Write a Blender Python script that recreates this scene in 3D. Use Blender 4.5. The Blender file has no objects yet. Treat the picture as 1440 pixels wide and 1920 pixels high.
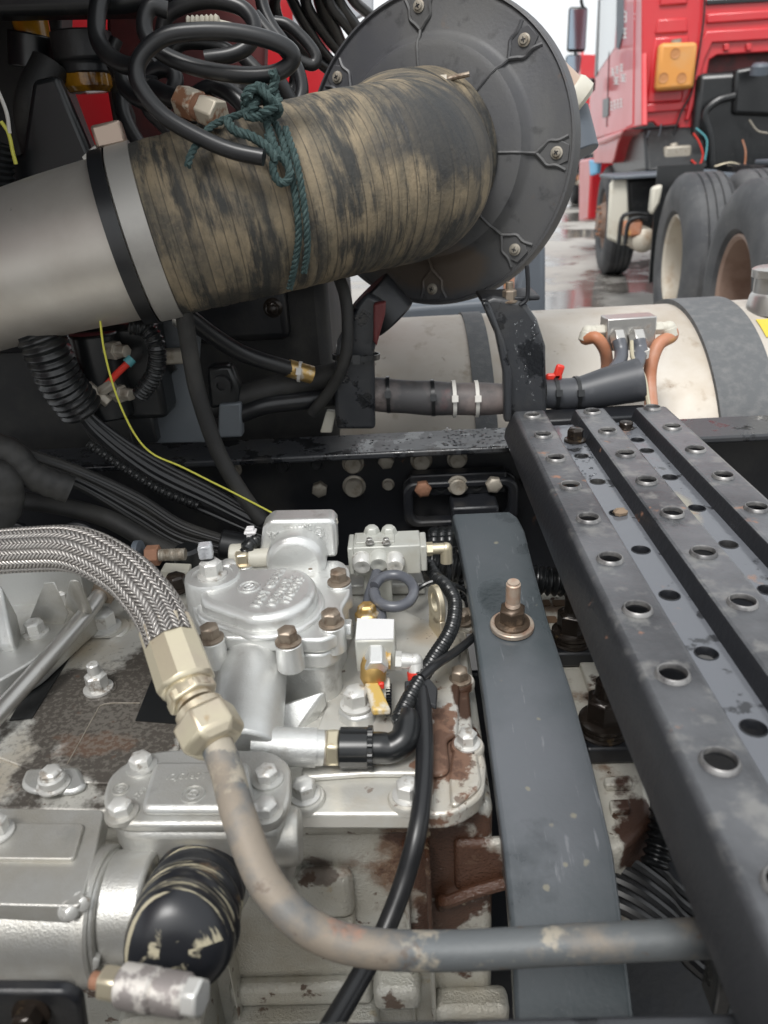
import bpy, bmesh, math, random
from mathutils import Vector as V, Matrix as M
random.seed(7)
sc = bpy.context.scene
C = sc.collection
R = math.radians

# ------------------------------------------------------------------ camera
CAMZ = 1.29; F = 1442.0; PITCH = R(24.5); ROLL = R(3.4); YAW = R(2.1)
_f = V((-math.sin(YAW)*math.cos(PITCH), math.cos(YAW)*math.cos(PITCH), -math.sin(PITCH)))
_r0 = V((math.cos(YAW), math.sin(YAW), 0)); _u0 = _r0.cross(_f)
_r = _r0*math.cos(ROLL) - _u0*math.sin(ROLL)
_u = _r0*math.sin(ROLL) + _u0*math.cos(ROLL)
CAM = V((0, 0, CAMZ))
cd = bpy.data.cameras.new('camera'); co = bpy.data.objects.new('camera', cd); C.objects.link(co)
cd.sensor_fit = 'VERTICAL'; cd.sensor_height = 36; cd.lens = F/1920*36
cd.clip_start = .02; cd.clip_end = 2000
co.matrix_world = M(((_r.x, _u.x, -_f.x, CAM.x), (_r.y, _u.y, -_f.y, CAM.y), (_r.z, _u.z, -_f.z, CAM.z), (0, 0, 0, 1)))
cd.dof.use_dof = True; cd.dof.focus_distance = .82; cd.dof.aperture_fstop = 8.0
sc.camera = co

# ------------------------------------------------------------------ sky and sun (overcast)
SUN_EL, SUN_ROT = R(58), R(200)
w = bpy.data.worlds.new('World'); sc.world = w; w.use_nodes = True
nt = w.node_tree; nt.nodes.clear()
sky = nt.nodes.new('ShaderNodeTexSky'); sky.sky_type = 'NISHITA'; sky.sun_disc = False
sky.sun_elevation = SUN_EL; sky.sun_rotation = SUN_ROT; sky.dust_density = 4; sky.air_density = 1.0
hs = nt.nodes.new('ShaderNodeHueSaturation'); hs.inputs['Saturation'].default_value = .10
cl = nt.nodes.new('ShaderNodeMix'); cl.data_type = 'RGBA'; cl.inputs[0].default_value = .6
cl.inputs[7].default_value = (7.4, 7.7, 7.9, 1)          # even cloud deck over the clear sky
bg = nt.nodes.new('ShaderNodeBackground'); bg.inputs[1].default_value = .097
wo = nt.nodes.new('ShaderNodeOutputWorld')
nt.links.new(sky.outputs[0], hs.inputs['Color']); nt.links.new(hs.outputs[0], cl.inputs[6])
nt.links.new(cl.outputs[2], bg.inputs[0]); nt.links.new(bg.outputs[0], wo.inputs[0])
sd = bpy.data.lights.new('sun', 'SUN'); sd.energy = 1.5; sd.angle = R(20); sd.color = (1, .98, .95)
so = bpy.data.objects.new('sun', sd); C.objects.link(so)
_az = SUN_ROT
so.rotation_euler = V((math.sin(_az)*math.cos(SUN_EL), math.cos(_az)*math.cos(SUN_EL), math.sin(SUN_EL))).to_track_quat('Z', 'Y').to_euler()
so.location = (0, -3, 6)
vs = sc.view_settings; vs.view_transform = 'Standard'; vs.look = 'None'; vs.gamma = 1; vs.use_curve_mapping = False
vs.exposure = 0.88
sc.cycles.use_denoising = True; sc.cycles.max_bounces = 6

# ------------------------------------------------------------------ pixel -> point
def ray(px, py): return _f + _r*((px-720)/F) + _u*((960-py)/F)
def W(px, py, z=None, y=None, x=None):
    d = ray(px, py)
    if z is not None: return CAM + d*((z-CAM.z)/d.z)
    if y is not None: return CAM + d*((y-CAM.y)/d.y)
    return CAM + d*((x-CAM.x)/d.x)
def mm(px, p): return px/F*((p-CAM).dot(_f))           # metres for a pixel width at point p
def PL(l): return [W(a, b, y=c) for a, b, c in l]
def PLZ(l): return [W(a, b, z=c) for a, b, c in l]

# ------------------------------------------------------------------ materials
def mat(name, base, rough=.5, metal=0., layers=(), bump=None, coat=0, trans=0, spec=.5, extra=None):
    m = bpy.data.materials.new(name); m.use_nodes = True
    n = m.node_tree.nodes; L = m.node_tree.links
    b = n['Principled BSDF']
    geo = n.new('ShaderNodeNewGeometry'); pos = geo.outputs['Position']
    rgb = n.new('ShaderNodeRGB'); rgb.outputs[0].default_value = (*base, 1)
    col = rgb.outputs[0]
    rv = n.new('ShaderNodeValue'); rv.outputs[0].default_value = rough; ro = rv.outputs[0]
    mv = n.new('ShaderNodeValue'); mv.outputs[0].default_value = metal; me = mv.outputs[0]
    if extra: col, ro, me = extra(n, L, col, ro, me, pos, b)
    def noise(s, det=5, stretch=None, seed=0, co=None):
        v = co or pos
        mp = n.new('ShaderNodeMapping'); L.new(v, mp.inputs[0])
        mp.inputs['Location'].default_value = (seed*3.7, seed*1.3, seed*2.1)
        mp.inputs['Scale'].default_value = stretch or (1, 1, 1)
        t = n.new('ShaderNodeTexNoise'); t.inputs['Scale'].default_value = s; t.inputs['Detail'].default_value = det
        t.inputs['Roughness'].default_value = .6
        L.new(mp.outputs[0], t.inputs['Vector']); return t.outputs['Fac']
    for k, l in enumerate(layers):
        co_ = None
        if l.get('uv'):
            co_ = n.new('ShaderNodeUVMap').outputs[0]
        fac = noise(l['s'], l.get('det', 6), l.get('stretch'), l.get('seed', k+1), co_)
        if 'c' in l:
            vd = n.new('ShaderNodeVectorMath'); vd.operation = 'SUBTRACT'; L.new(pos, vd.inputs[0]); vd.inputs[1].default_value = l['c']
            vm = n.new('ShaderNodeVectorMath'); vm.operation = 'DIVIDE'; L.new(vd.outputs[0], vm.inputs[0]); vm.inputs[1].default_value = l['rad']
            ln = n.new('ShaderNodeVectorMath'); ln.operation = 'LENGTH'; L.new(vm.outputs[0], ln.inputs[0])
            ma = n.new('ShaderNodeMath'); ma.operation = 'MULTIPLY_ADD'; L.new(fac, ma.inputs[0]); ma.inputs[1].default_value = l.get('amp', 1.2); ma.inputs[2].default_value = 1-.5*l.get('amp', 1.2)
            sb = n.new('ShaderNodeMath'); sb.operation = 'SUBTRACT'; L.new(ma.outputs[0], sb.inputs[0]); L.new(ln.outputs['Value'], sb.inputs[1])
            fac = sb.outputs[0]
        mr = n.new('ShaderNodeMapRange'); L.new(fac, mr.inputs[0])
        mr.inputs[1].default_value = l['lo']; mr.inputs[2].default_value = l['hi']; mr.inputs[4].default_value = l.get('a', 1)
        f = mr.outputs[0]
        if 'up' in l:                                  # paler on faces that look up: sky reflection put into the colour
            sx = n.new('ShaderNodeSeparateXYZ'); L.new(geo.outputs['Normal'], sx.inputs[0])
            m2 = n.new('ShaderNodeMapRange'); L.new(sx.outputs[2], m2.inputs[0]); m2.inputs[1].default_value = .5; m2.inputs[2].default_value = .97
            mu = n.new('ShaderNodeMath'); mu.operation = 'MULTIPLY'; L.new(f, mu.inputs[0]); L.new(m2.outputs[0], mu.inputs[1]); f = mu.outputs[0]
        mx = n.new('ShaderNodeMix'); mx.data_type = 'RGBA'; L.new(f, mx.inputs[0]); L.new(col, mx.inputs[6]); mx.inputs[7].default_value = (*l['col'], 1); col = mx.outputs[2]
        if 'r' in l:
            x = n.new('ShaderNodeMix'); L.new(f, x.inputs[0]); L.new(ro, x.inputs[2]); x.inputs[3].default_value = l['r']; ro = x.outputs[0]
        if 'm' in l:
            x = n.new('ShaderNodeMix'); L.new(f, x.inputs[0]); L.new(me, x.inputs[2]); x.inputs[3].default_value = l['m']; me = x.outputs[0]
    L.new(col, b.inputs['Base Color']); L.new(ro, b.inputs['Roughness']); L.new(me, b.inputs['Metallic'])
    b.inputs['Coat Weight'].default_value = coat; b.inputs['Coat Roughness'].default_value = .08
    b.inputs['Transmission Weight'].default_value = trans
    b.inputs['Specular IOR Level'].default_value = spec
    if bump and not b.inputs['Normal'].is_linked:
        bn = n.new('ShaderNodeBump'); bn.inputs['Strength'].default_value = bump[1]; bn.inputs['Distance'].default_value = bump[2]
        L.new(noise(bump[0], 4, None, 9), bn.inputs['Height']); L.new(bn.outputs[0], b.inputs['Normal'])
    return m

def braid(n, L, col, ro, me, pos, b):
    """woven steel sleeve: strips of strands that cross at 45 degrees, from the tube's own u (round) and v (along)"""
    uv = n.new('ShaderNodeUVMap'); sp = n.new('ShaderNodeSeparateXYZ'); L.new(uv.outputs[0], sp.inputs[0])
    def mth(op, a, bb=None, c=None):
        x = n.new('ShaderNodeMath'); x.operation = op
        for i, q in enumerate((a, bb, c)):
            if q is None: continue
            if isinstance(q, (int, float)): x.inputs[i].default_value = q
            else: L.new(q, x.inputs[i])
        return x.outputs[0]
    a = mth('MULTIPLY', sp.outputs[0], 26.0)
    fl = mth('FLOOR', a); fr = mth('SUBTRACT', a, fl)
    par = mth('MODULO', fl, 2.0)
    sg = mth('MULTIPLY_ADD', par, -2.0, 1.0)
    ph = mth('ADD', mth('MULTIPLY', sp.outputs[1], 255.0), mth('MULTIPLY', mth('MULTIPLY', fr, sg), 1.15))
    s = mth('SINE', mth('MULTIPLY', ph, 6.2832))
    edge = mth('SINE', mth('MULTIPLY', fr, 3.1416))
    h = mth('MULTIPLY', mth('MULTIPLY_ADD', s, .5, .5), mth('POWER', edge, .5))
    bn = n.new('ShaderNodeBump'); bn.inputs['Strength'].default_value = 1; bn.inputs['Distance'].default_value = .0016
    L.new(h, bn.inputs['Height']); L.new(bn.outputs[0], b.inputs['Normal'])
    mx = n.new('ShaderNodeMix'); mx.data_type = 'RGBA'; L.new(mth('POWER', h, .7), mx.inputs[0])
    mx.inputs[6].default_value = (.10, .09, .085, 1); mx.inputs[7].default_value = (.78, .74, .70, 1)
    return mx.outputs[2], ro, me

def windings(n, L, col, ro, me, pos, b):
    """rubber duct wrapped on a mandrel: rubbed tan on the crowns, dark in streaks along the wrap"""
    uv = n.new('ShaderNodeUVMap')
    def nz(sc_, s, det=6):
        mp = n.new('ShaderNodeMapping'); mp.inputs['Scale'].default_value = sc_; L.new(uv.outputs[0], mp.inputs[0])
        t = n.new('ShaderNodeTexNoise'); t.inputs['Scale'].default_value = s; t.inputs['Detail'].default_value = det; t.inputs['Roughness'].default_value = .65
        L.new(mp.outputs[0], t.inputs['Vector']); return t.outputs['Fac']
    def mixc(f, lo, hi, c, a=1):
        nonlocal col
        r_ = n.new('ShaderNodeMapRange'); L.new(f, r_.inputs[0]); r_.inputs[1].default_value = lo; r_.inputs[2].default_value = hi; r_.inputs[4].default_value = a
        x = n.new('ShaderNodeMix'); x.data_type = 'RGBA'; L.new(r_.outputs[0], x.inputs[0]); L.new(col, x.inputs[6]); x.inputs[7].default_value = (*c, 1); col = x.outputs[2]
    mixc(nz((5, 60, 1), 1.4), .42, .62, (.135, .115, .080), .9)
    mixc(nz((6, 26, 1), 1.1, 8), .42, .60, (.26, .205, .13), .85)
    mixc(nz((40, 55, 1), 3.0, 4), .50, .70, (.24, .19, .12), .35)
    mixc(nz((4, 30, 1), 1.0, 8), .50, .58, (.022, .024, .024), .92)
    mixc(nz((9, 120, 1), 1.0, 5), .56, .64, (.035, .034, .030), .8)
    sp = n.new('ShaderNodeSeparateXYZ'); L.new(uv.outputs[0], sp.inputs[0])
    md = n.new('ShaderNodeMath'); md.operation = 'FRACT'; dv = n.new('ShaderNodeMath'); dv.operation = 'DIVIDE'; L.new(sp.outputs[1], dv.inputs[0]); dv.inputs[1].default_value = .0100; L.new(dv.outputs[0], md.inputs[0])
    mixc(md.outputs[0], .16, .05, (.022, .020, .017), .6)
    fl = n.new('ShaderNodeMath'); fl.operation = 'FLOOR'; L.new(dv.outputs[0], fl.inputs[0]); wn = n.new('ShaderNodeTexWhiteNoise'); wn.noise_dimensions = '1D'; L.new(fl.outputs[0], wn.inputs['W'])
    mixc(wn.outputs['Value'], .5, 1, (.045, .042, .036), .45)
    return col, ro, me

SILVER = (.60, .605, .59)
grime = dict(col=(.30, .26, .19), s=9, lo=.44, hi=.72, a=.75, r=.55, det=9)
m_silver = mat('silver paint', (.56, .565, .55), .36, .66, [grime, dict(col=(.33, .33, .32), s=40, lo=.60, hi=.75, a=.5), dict(col=(.12, .08, .05), s=26, lo=.70, hi=.74, a=.8, r=.7, m=0)], bump=(650, .22, .002))
m_clean = mat('fresh silver paint', (.67, .675, .66), .34, .66, [dict(col=(.36, .345, .31), s=9, lo=.46, hi=.78, a=.7, r=.5), dict(col=(.30, .28, .25), s=45, lo=.60, hi=.72, a=.45), dict(col=(.16, .13, .10), s=34, lo=.69, hi=.73, a=.6)], bump=(650, .20, .002))
OIL = (.055, .028, .016)
m_case = mat('oily cast case', (.56, .555, .51), .36, .50, [
    dict(col=(.36, .31, .22), s=8, lo=.45, hi=.75, a=.8),
    dict(col=(.16, .10, .065), s=18, lo=.40, hi=.62, c=W(790, 1640, y=.43), rad=(.10, .2, .11), amp=1.7, r=.28, m=0),
    dict(col=(.070, .032, .019), s=26, lo=.30, hi=.5, c=W(860, 1700, y=.43), rad=(.075, .2, .14), amp=2.6, r=.20, m=0),
    dict(col=(.42, .36, .25), s=34, lo=.64, hi=.69, a=.8, r=.4, m=.2),
    dict(col=(.07, .035, .02), s=30, lo=.3, hi=.5, c=W(608, 1672, y=.43), rad=(.03, .1, .012), amp=3.2, a=.75, r=.5, m=0),
    dict(col=(.09, .05, .03), s=40, lo=.62, hi=.66, a=.9, r=.6, m=0)], bump=(420, .5, .003))
m_plate = mat('gearbox cover paint', (.58, .57, .53), .38, .48, [
    dict(col=(.46, .36, .22), s=9, lo=.50, hi=.72, a=.6),
    dict(col=(.085, .075, .065), s=14, lo=.30, hi=.42, c=W(200, 1330, z=.86), rad=(.135, .125, .2), amp=1.9, r=.5, m=.3),
    dict(col=(.20, .10, .055), s=26, lo=.40, hi=.6, c=W(170, 1370, z=.86), rad=(.06, .025, .2), amp=2.6, a=.4, r=.7),
    dict(col=(.22, .205, .18), s=210, lo=.60, hi=.95, c=W(200, 1330, z=.86), rad=(.16, .15, .3), amp=4.2, a=.5, r=.45, det=3),
    dict(col=(.16, .09, .06), s=34, lo=.10, hi=.28, c=W(835, 1395, z=.86), rad=(.028, .07, .2), amp=3.6, r=.6, m=0),
    dict(col=(.085, .045, .03), s=70, lo=.45, hi=.7, c=W(838, 1380, z=.86), rad=(.026, .07, .2), amp=3.8, a=.8, r=.5, m=0),
    dict(col=(.05, .025, .015), s=20, lo=.35, hi=.5, c=W(868, 1290, z=.86), rad=(.017, .05, .2), amp=1.5, r=.45, m=0),
    dict(col=(.42, .29, .15), s=10, lo=.40, hi=.8, c=W(790, 1180, z=.86), rad=(.04, .05, .2), amp=1.2, a=.5),
    dict(col=(.10, .06, .04), s=55, lo=.64, hi=.67, a=.8, r=.7, m=0)], bump=(280, .15, .002))
m_iron = mat('bare cast iron', (.11, .10, .088), .5, .35, [dict(col=(.20, .105, .06), s=22, lo=.55, hi=.75, a=.7, r=.7), dict(col=(.24, .23, .21), s=60, lo=.58, hi=.66, a=.6)], bump=(220, .3, .003))
m_dark = mat('black chassis paint', (.011, .012, .015), .40, 0, [dict(col=(.050, .047, .042), s=9, lo=.48, hi=.74, a=.7, r=.75), dict(col=(.13, .06, .03), s=30, lo=.69, hi=.74, a=.8, r=.8)], bump=(120, .15, .003))
m_railtop = mat('wet black flange', (.030, .032, .036), .32, 0, [dict(col=(.010, .011, .013), s=26, lo=.54, hi=.58, r=.04), dict(col=(.07, .065, .058), s=11, lo=.55, hi=.8, a=.6, r=.7)], bump=(90, .2, .002))
m_cross = mat('slate grey cross member paint', (.052, .064, .070), .26, 0, [
    dict(col=(.115, .123, .137), s=9, lo=.25, hi=.75, c=W(1010, 1430, z=.84), rad=(.10, .20, .3), amp=1.0, a=.85, r=.38),
    dict(col=(.080, .087, .096), s=5, lo=.42, hi=.75, a=.8, r=.36),
    dict(col=(.20, .17, .12), s=32, lo=.68, hi=.72, a=.55, r=.8),
    dict(col=(.27, .28, .30), s=60, lo=.63, hi=.70, a=.35, r=.5, stretch=(3, .35, 1)),
    dict(col=(.030, .036, .040), s=14, lo=.60, hi=.70, a=.55, r=.2),
    *[dict(col=(.26, .24, .17), s=160, lo=.45, hi=.75, c=W(px, py, z=z), rad=(q, q, .04), amp=1.3, a=.55, r=.7) for px, py, z, q in ((1076, 1528, .832, .006), (1036, 1546, .830, .005), (1060, 1620, .822, .0045), (1024, 1664, .817, .005), (1100, 1614, .823, .006), (990, 1480, .836, .004), (930, 1020, .893, .006), (1010, 1350, .848, .004))],
    dict(col=(.030, .038, .042), s=16, lo=.35, hi=.6, c=W(935, 1130, z=.87), rad=(.03, .05, .05), amp=1.4, r=.10)], bump=(200, .12, .002))
m_deck = mat('worn deck paint', (.016, .017, .020), .36, .0, [
    dict(col=(.155, .16, .17), s=7, lo=.30, hi=.62, a=.9, r=.34, m=.35, up=1),  # pale blue-grey rib tops: reflected sky painted in, flanks left dark
    dict(col=(.27, .265, .25), s=34, lo=.54, hi=.66, a=.55, r=.45, m=.35, up=1),
    dict(col=(.30, .155, .10), s=26, lo=.66, hi=.70, a=.75, r=.8, m=0),
    dict(col=(.02, .021, .024), s=20, lo=.60, hi=.66, a=.8, r=.25, m=0)], bump=(150, .2, .003))
m_valley = mat('wet deck valley', (.125, .132, .148), .12, .15, [  # pale base colour paints in the sky mirrored by the wet sheet
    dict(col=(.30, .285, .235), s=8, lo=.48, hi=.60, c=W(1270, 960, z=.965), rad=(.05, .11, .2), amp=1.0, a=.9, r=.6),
    dict(col=(.33, .18, .11), s=24, lo=.62, hi=.70, a=.6, r=.8),
    dict(col=(.022, .023, .026), s=40, lo=.60, hi=.64, a=.9, r=.05)], bump=(60, .15, .002))
m_collar = mat('bright hole rim', (.26, .255, .25), .42, .6, [dict(col=(.06, .06, .065), s=60, lo=.45, hi=.6, a=.7)])
m_rubber = mat('black rubber hose', (.012, .0125, .014), .34, 0, [dict(col=(.045, .044, .042), s=14, lo=.5, hi=.8, a=.6, r=.55)])
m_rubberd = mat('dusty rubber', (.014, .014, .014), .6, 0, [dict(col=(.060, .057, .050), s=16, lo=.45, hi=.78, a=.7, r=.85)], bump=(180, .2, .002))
m_plastic = mat('black plastic', (.010, .011, .012), .30, 0, [dict(col=(.045, .043, .041), s=30, lo=.55, hi=.8, a=.5, r=.6)])
m_disc = mat('grey black moulded cover', (.056, .057, .063), .46, 0, [
    dict(col=(.13, .128, .12), s=14, lo=.55, hi=.75, a=.5, r=.8, stretch=(1, 1, .35)), dict(col=(.14, .085, .05), s=20, lo=.66, hi=.72, a=.5, r=.8),
    dict(col=(.088, .086, .080), s=6, lo=.40, hi=.75, a=.8, r=.72), dict(col=(.022, .022, .023), s=34, lo=.60, hi=.70, a=.7),
    dict(col=(.105, .075, .05), s=9, lo=.45, hi=.7, c=W(800, 500, y=1.15), rad=(.16, .4, .06), amp=1.3, a=.7)], bump=(240, .12, .002))
m_duct = mat('wrapped rubber duct', (.060, .054, .044), .75, 0, [dict(col=(.02, .021, .022), s=11, lo=.30, hi=.6, c=W(850, 230, y=1.0), rad=(.15, .4, .085), amp=1.8, a=.85, r=.5),
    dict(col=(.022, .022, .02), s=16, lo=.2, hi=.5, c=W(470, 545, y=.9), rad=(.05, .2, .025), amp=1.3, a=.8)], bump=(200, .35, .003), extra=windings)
m_alu = mat('brushed aluminium pipe', (.66, .63, .58), .46, .72, [dict(col=(.36, .31, .26), s=5, lo=.40, hi=.75, a=.7, r=.5), dict(col=(.13, .11, .09), s=30, lo=.67, hi=.71, a=.7)], bump=(60, .05, .002))
m_vblock = mat('grey valve paint', (.44, .445, .41), .42, .15, [dict(col=(.30, .26, .18), s=18, lo=.5, hi=.75, a=.6), dict(col=(.12, .09, .06), s=60, lo=.66, hi=.7, a=.7)])
m_tank = mat('dull aluminium tank', (.50, .465, .415), .5, .25, [dict(col=(.36, .29, .21), s=6, lo=.45, hi=.72, a=.75, r=.6, det=9), dict(col=(.25, .19, .13), s=22, lo=.60, hi=.70, a=.5), dict(col=(.16, .11, .07), s=30, lo=.69, hi=.73, a=.7)], bump=(40, .05, .003))
m_steel = mat('clean steel', (.50, .49, .47), .34, .85, [dict(col=(.20, .15, .11), s=50, lo=.60, hi=.72, a=.7, r=.6, m=.3)])
m_zinc = mat('yellow zinc plating', (.60, .54, .40), .36, .72, [dict(col=(.52, .44, .36), s=22, lo=.45, hi=.7, a=.8), dict(col=(.40, .26, .13), s=45, lo=.63, hi=.72, a=.7), dict(col=(.50, .60, .42), s=30, lo=.63, hi=.8, a=.5)])
m_brass = mat('brass', (.55, .36, .13), .38, .75, [dict(col=(.62, .58, .50), s=40, lo=.52, hi=.60, a=.8, r=.5, m=.3)])
m_boltbrown = mat('stained bolt', (.25, .205, .16), .42, .55, [dict(col=(.11, .07, .045), s=70, lo=.5, hi=.66, a=.8, r=.7)])
m_boltsilver = mat('painted bolt', (.58, .575, .55), .36, .4, [dict(col=(.22, .18, .14), s=90, lo=.57, hi=.66, a=.8, r=.6)])
m_boltrust = mat('rusty bolt', (.25, .125, .075), .75, .1, [dict(col=(.36, .19, .12), s=60, lo=.5, hi=.7)], bump=(200, .4, .002))
m_boltpale = mat('pale zinc bolt', (.34, .31, .26), .55, .4, [dict(col=(.16, .12, .08), s=60, lo=.52, hi=.68, a=.8)])
m_boltoil = mat('oily black bolt', (.026, .020, .016), .22, .3, [dict(col=(.10, .07, .04), s=60, lo=.6, hi=.7)])
m_braid = mat('steel braid', (.5, .5, .5), .36, .80, extra=braid)
m_pipe = mat('weathered pipe', (.115, .125, .130), .55, .15, [
    dict(col=(.25, .21, .165), s=12, lo=.44, hi=.55, a=.9, r=.65, det=9), dict(col=(.38, .34, .27), s=22, lo=.57, hi=.62, a=.8, r=.6, det=9), dict(col=(.12, .09, .07), s=60, lo=.62, hi=.68, a=.7),
    dict(col=(.40, .21, .14), s=14, lo=.62, hi=.68, a=.7, r=.8)], bump=(200, .15, .002))
m_rope = mat('green rope', (.028, .054, .053), .9, 0, [dict(col=(.075, .115, .112), s=120, lo=.45, hi=.7, a=.8)], bump=(500, .5, .002))
m_red = mat('red cab paint', (.55, .020, .028), .30, 0, [dict(col=(.50, .06, .06), s=2.5, lo=.45, hi=.8, a=.6, r=.45)], coat=.4)
m_redd = mat('faded red paint', (.42, .02, .022), .45, 0, [dict(col=(.20, .03, .03), s=8, lo=.5, hi=.75, a=.7)])
m_amber = mat('amber bowl', (.42, .20, .012), .15, 0, [dict(col=(.12, .05, .01), s=22, lo=.5, hi=.62)], trans=.25)
m_orange = mat('ochre plastic tank', (.62, .27, .06), .5, 0, [dict(col=(.55, .33, .16), s=5, lo=.45, hi=.75, a=.7)])
m_tyre = mat('tyre rubber', (.040, .042, .046), .70, 0, [dict(col=(.115, .115, .115), s=3.5, lo=.42, hi=.75, a=.8), dict(col=(.18, .165, .15), s=25, lo=.62, hi=.75, a=.5)], bump=(60, .3, .004))
m_rim = mat('dirty cream rim', (.48, .44, .37), .55, .2, [dict(col=(.30, .20, .12), s=7, lo=.48, hi=.70, a=.8, r=.75)])
m_rimr = mat('rust brown rim', (.27, .19, .15), .65, .2, [dict(col=(.16, .09, .06), s=7, lo=.45, hi=.7, a=.8)])
m_cream = mat('cream painted steel', (.52, .50, .43), .5, 0, [dict(col=(.33, .27, .19), s=6, lo=.5, hi=.75, a=.7)])
m_slate = mat('slate plastic', (.085, .10, .12), .5, 0, [dict(col=(.16, .175, .19), s=4, lo=.5, hi=.8, a=.6)])
m_glass = mat('mirror glass', (.30, .36, .42), .06, .9)
m_white = mat('white marking', (.75, .73, .73), .6)
m_yellow = mat('yellow insulation', (.62, .60, .09), .45)
m_redtube = mat('red plastic tube', (.62, .035, .02), .35)
m_cyan = mat('teal collar', (.09, .30, .33), .5)
m_ohose = mat('orange rubber hose', (.40, .155, .075), .5, 0, [dict(col=(.45, .26, .19), s=18, lo=.40, hi=.65, a=.85), dict(col=(.58, .30, .09), s=14, lo=.58, hi=.66, a=.8)])
m_ghose = mat('grey rubber hose', (.085, .09, .105), .32, 0, [dict(col=(.15, .155, .17), s=20, lo=.5, hi=.75)])
m_boot = mat('oily rubber boot', (.012, .013, .016), .34, 0, [dict(col=(.46, .42, .30), s=22, lo=.62, hi=.65, a=.95, r=.6, stretch=(.7, 1, 1.6)), dict(col=(.09, .06, .035), s=30, lo=.64, hi=.70, a=.8, r=.5), dict(col=(.42, .38, .27), s=1.0, lo=.55, hi=.60, a=.9, r=.65, uv=1, stretch=(3, 230, 1))])
m_sleeve = mat('worn wrap sleeve', (.060, .058, .060), .55, 0, [dict(col=(.20, .165, .155), s=11, lo=.44, hi=.60, a=.85), dict(col=(.22, .09, .09), s=9, lo=.60, hi=.72, a=.7), dict(col=(.035, .03, .025), s=15, lo=.55, hi=.64, a=.9)])
m_label = mat('yellow sticker', (.60, .46, .05), .5)
m_clear = mat('clear plastic cap', (.75, .77, .80), .12, 0, [dict(col=(.35, .35, .37), s=90, lo=.5, hi=.7)], trans=.5)
m_tie = mat('white nylon tie', (.60, .58, .54), .5)
m_blue = mat('blue cloth', (.20, .48, .72), .8)
m_darkred = mat('dark red primer', (.12, .022, .022), .6, 0, [dict(col=(.03, .02, .02), s=9, lo=.45, hi=.65, a=.9)])
m_strap = mat('rubber strap', (.105, .11, .115), .8, 0, [dict(col=(.165, .165, .165), s=60, lo=.45, hi=.7, a=.7)], bump=(300, .4, .002))

def ground_fx(n, L, col, ro, me, pos, b):
    return col, ro, me
m_ground = mat('wet concrete yard', (.33, .315, .29), .62, 0, [
    dict(col=(.24, .225, .205), s=1.4, lo=.45, hi=.75, a=.7), dict(col=(.42, .40, .37), s=9, lo=.5, hi=.8, a=.4),
    dict(col=(.115, .105, .095), s=.45, lo=.48, hi=.54, a=.95, r=.06, seed=3),
    dict(col=(.10, .09, .08), s=2.2, lo=.56, hi=.62, a=.85, r=.10, seed=6)], bump=(60, .08, .004))

# ------------------------------------------------------------------ mesh helpers
def frame(axis, hint=None):
    a = V(axis).normalized()
    h = V(hint) if hint else (V((0, 0, 1)) if abs(a.z) < .9 else V((0, 1, 0)))
    x = h.cross(a).normalized(); y = a.cross(x)
    return x, y, a
def catmull(pts, seg, closed=False):
    P = [V(p) for p in pts]; n = len(P); out = []
    if n == 2 and not closed: return [P[0].lerp(P[1], i/seg) for i in range(seg+1)]
    rng = range(n) if closed else range(n-1)
    for i in rng:
        if closed: a, b, c, d = P[i-1], P[i], P[(i+1) % n], P[(i+2) % n]
        else: a, b, c, d = P[max(i-1, 0)] if i else P[0]*2-P[1], P[i], P[i+1], P[i+2] if i+2 < n else P[n-1]*2-P[n-2]
        for k in range(seg):
            t = k/seg
            out.append(.5*((2*b)+(c-a)*t+(2*a-5*b+4*c-d)*t*t+(3*b-a-3*c+d)*t*t*t))
    if not closed: out.append(P[-1])
    return out
def resample(pts, step):
    out = [pts[0]]; acc = 0
    for a, b in zip(pts, pts[1:]):
        L = (b-a).length; s = step-acc
        while s <= L and L > 0:
            out.append(a.lerp(b, s/L)); s += step
        acc = L-(s-step)
    if (out[-1]-pts[-1]).length > step*.3: out.append(pts[-1])
    return out

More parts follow.
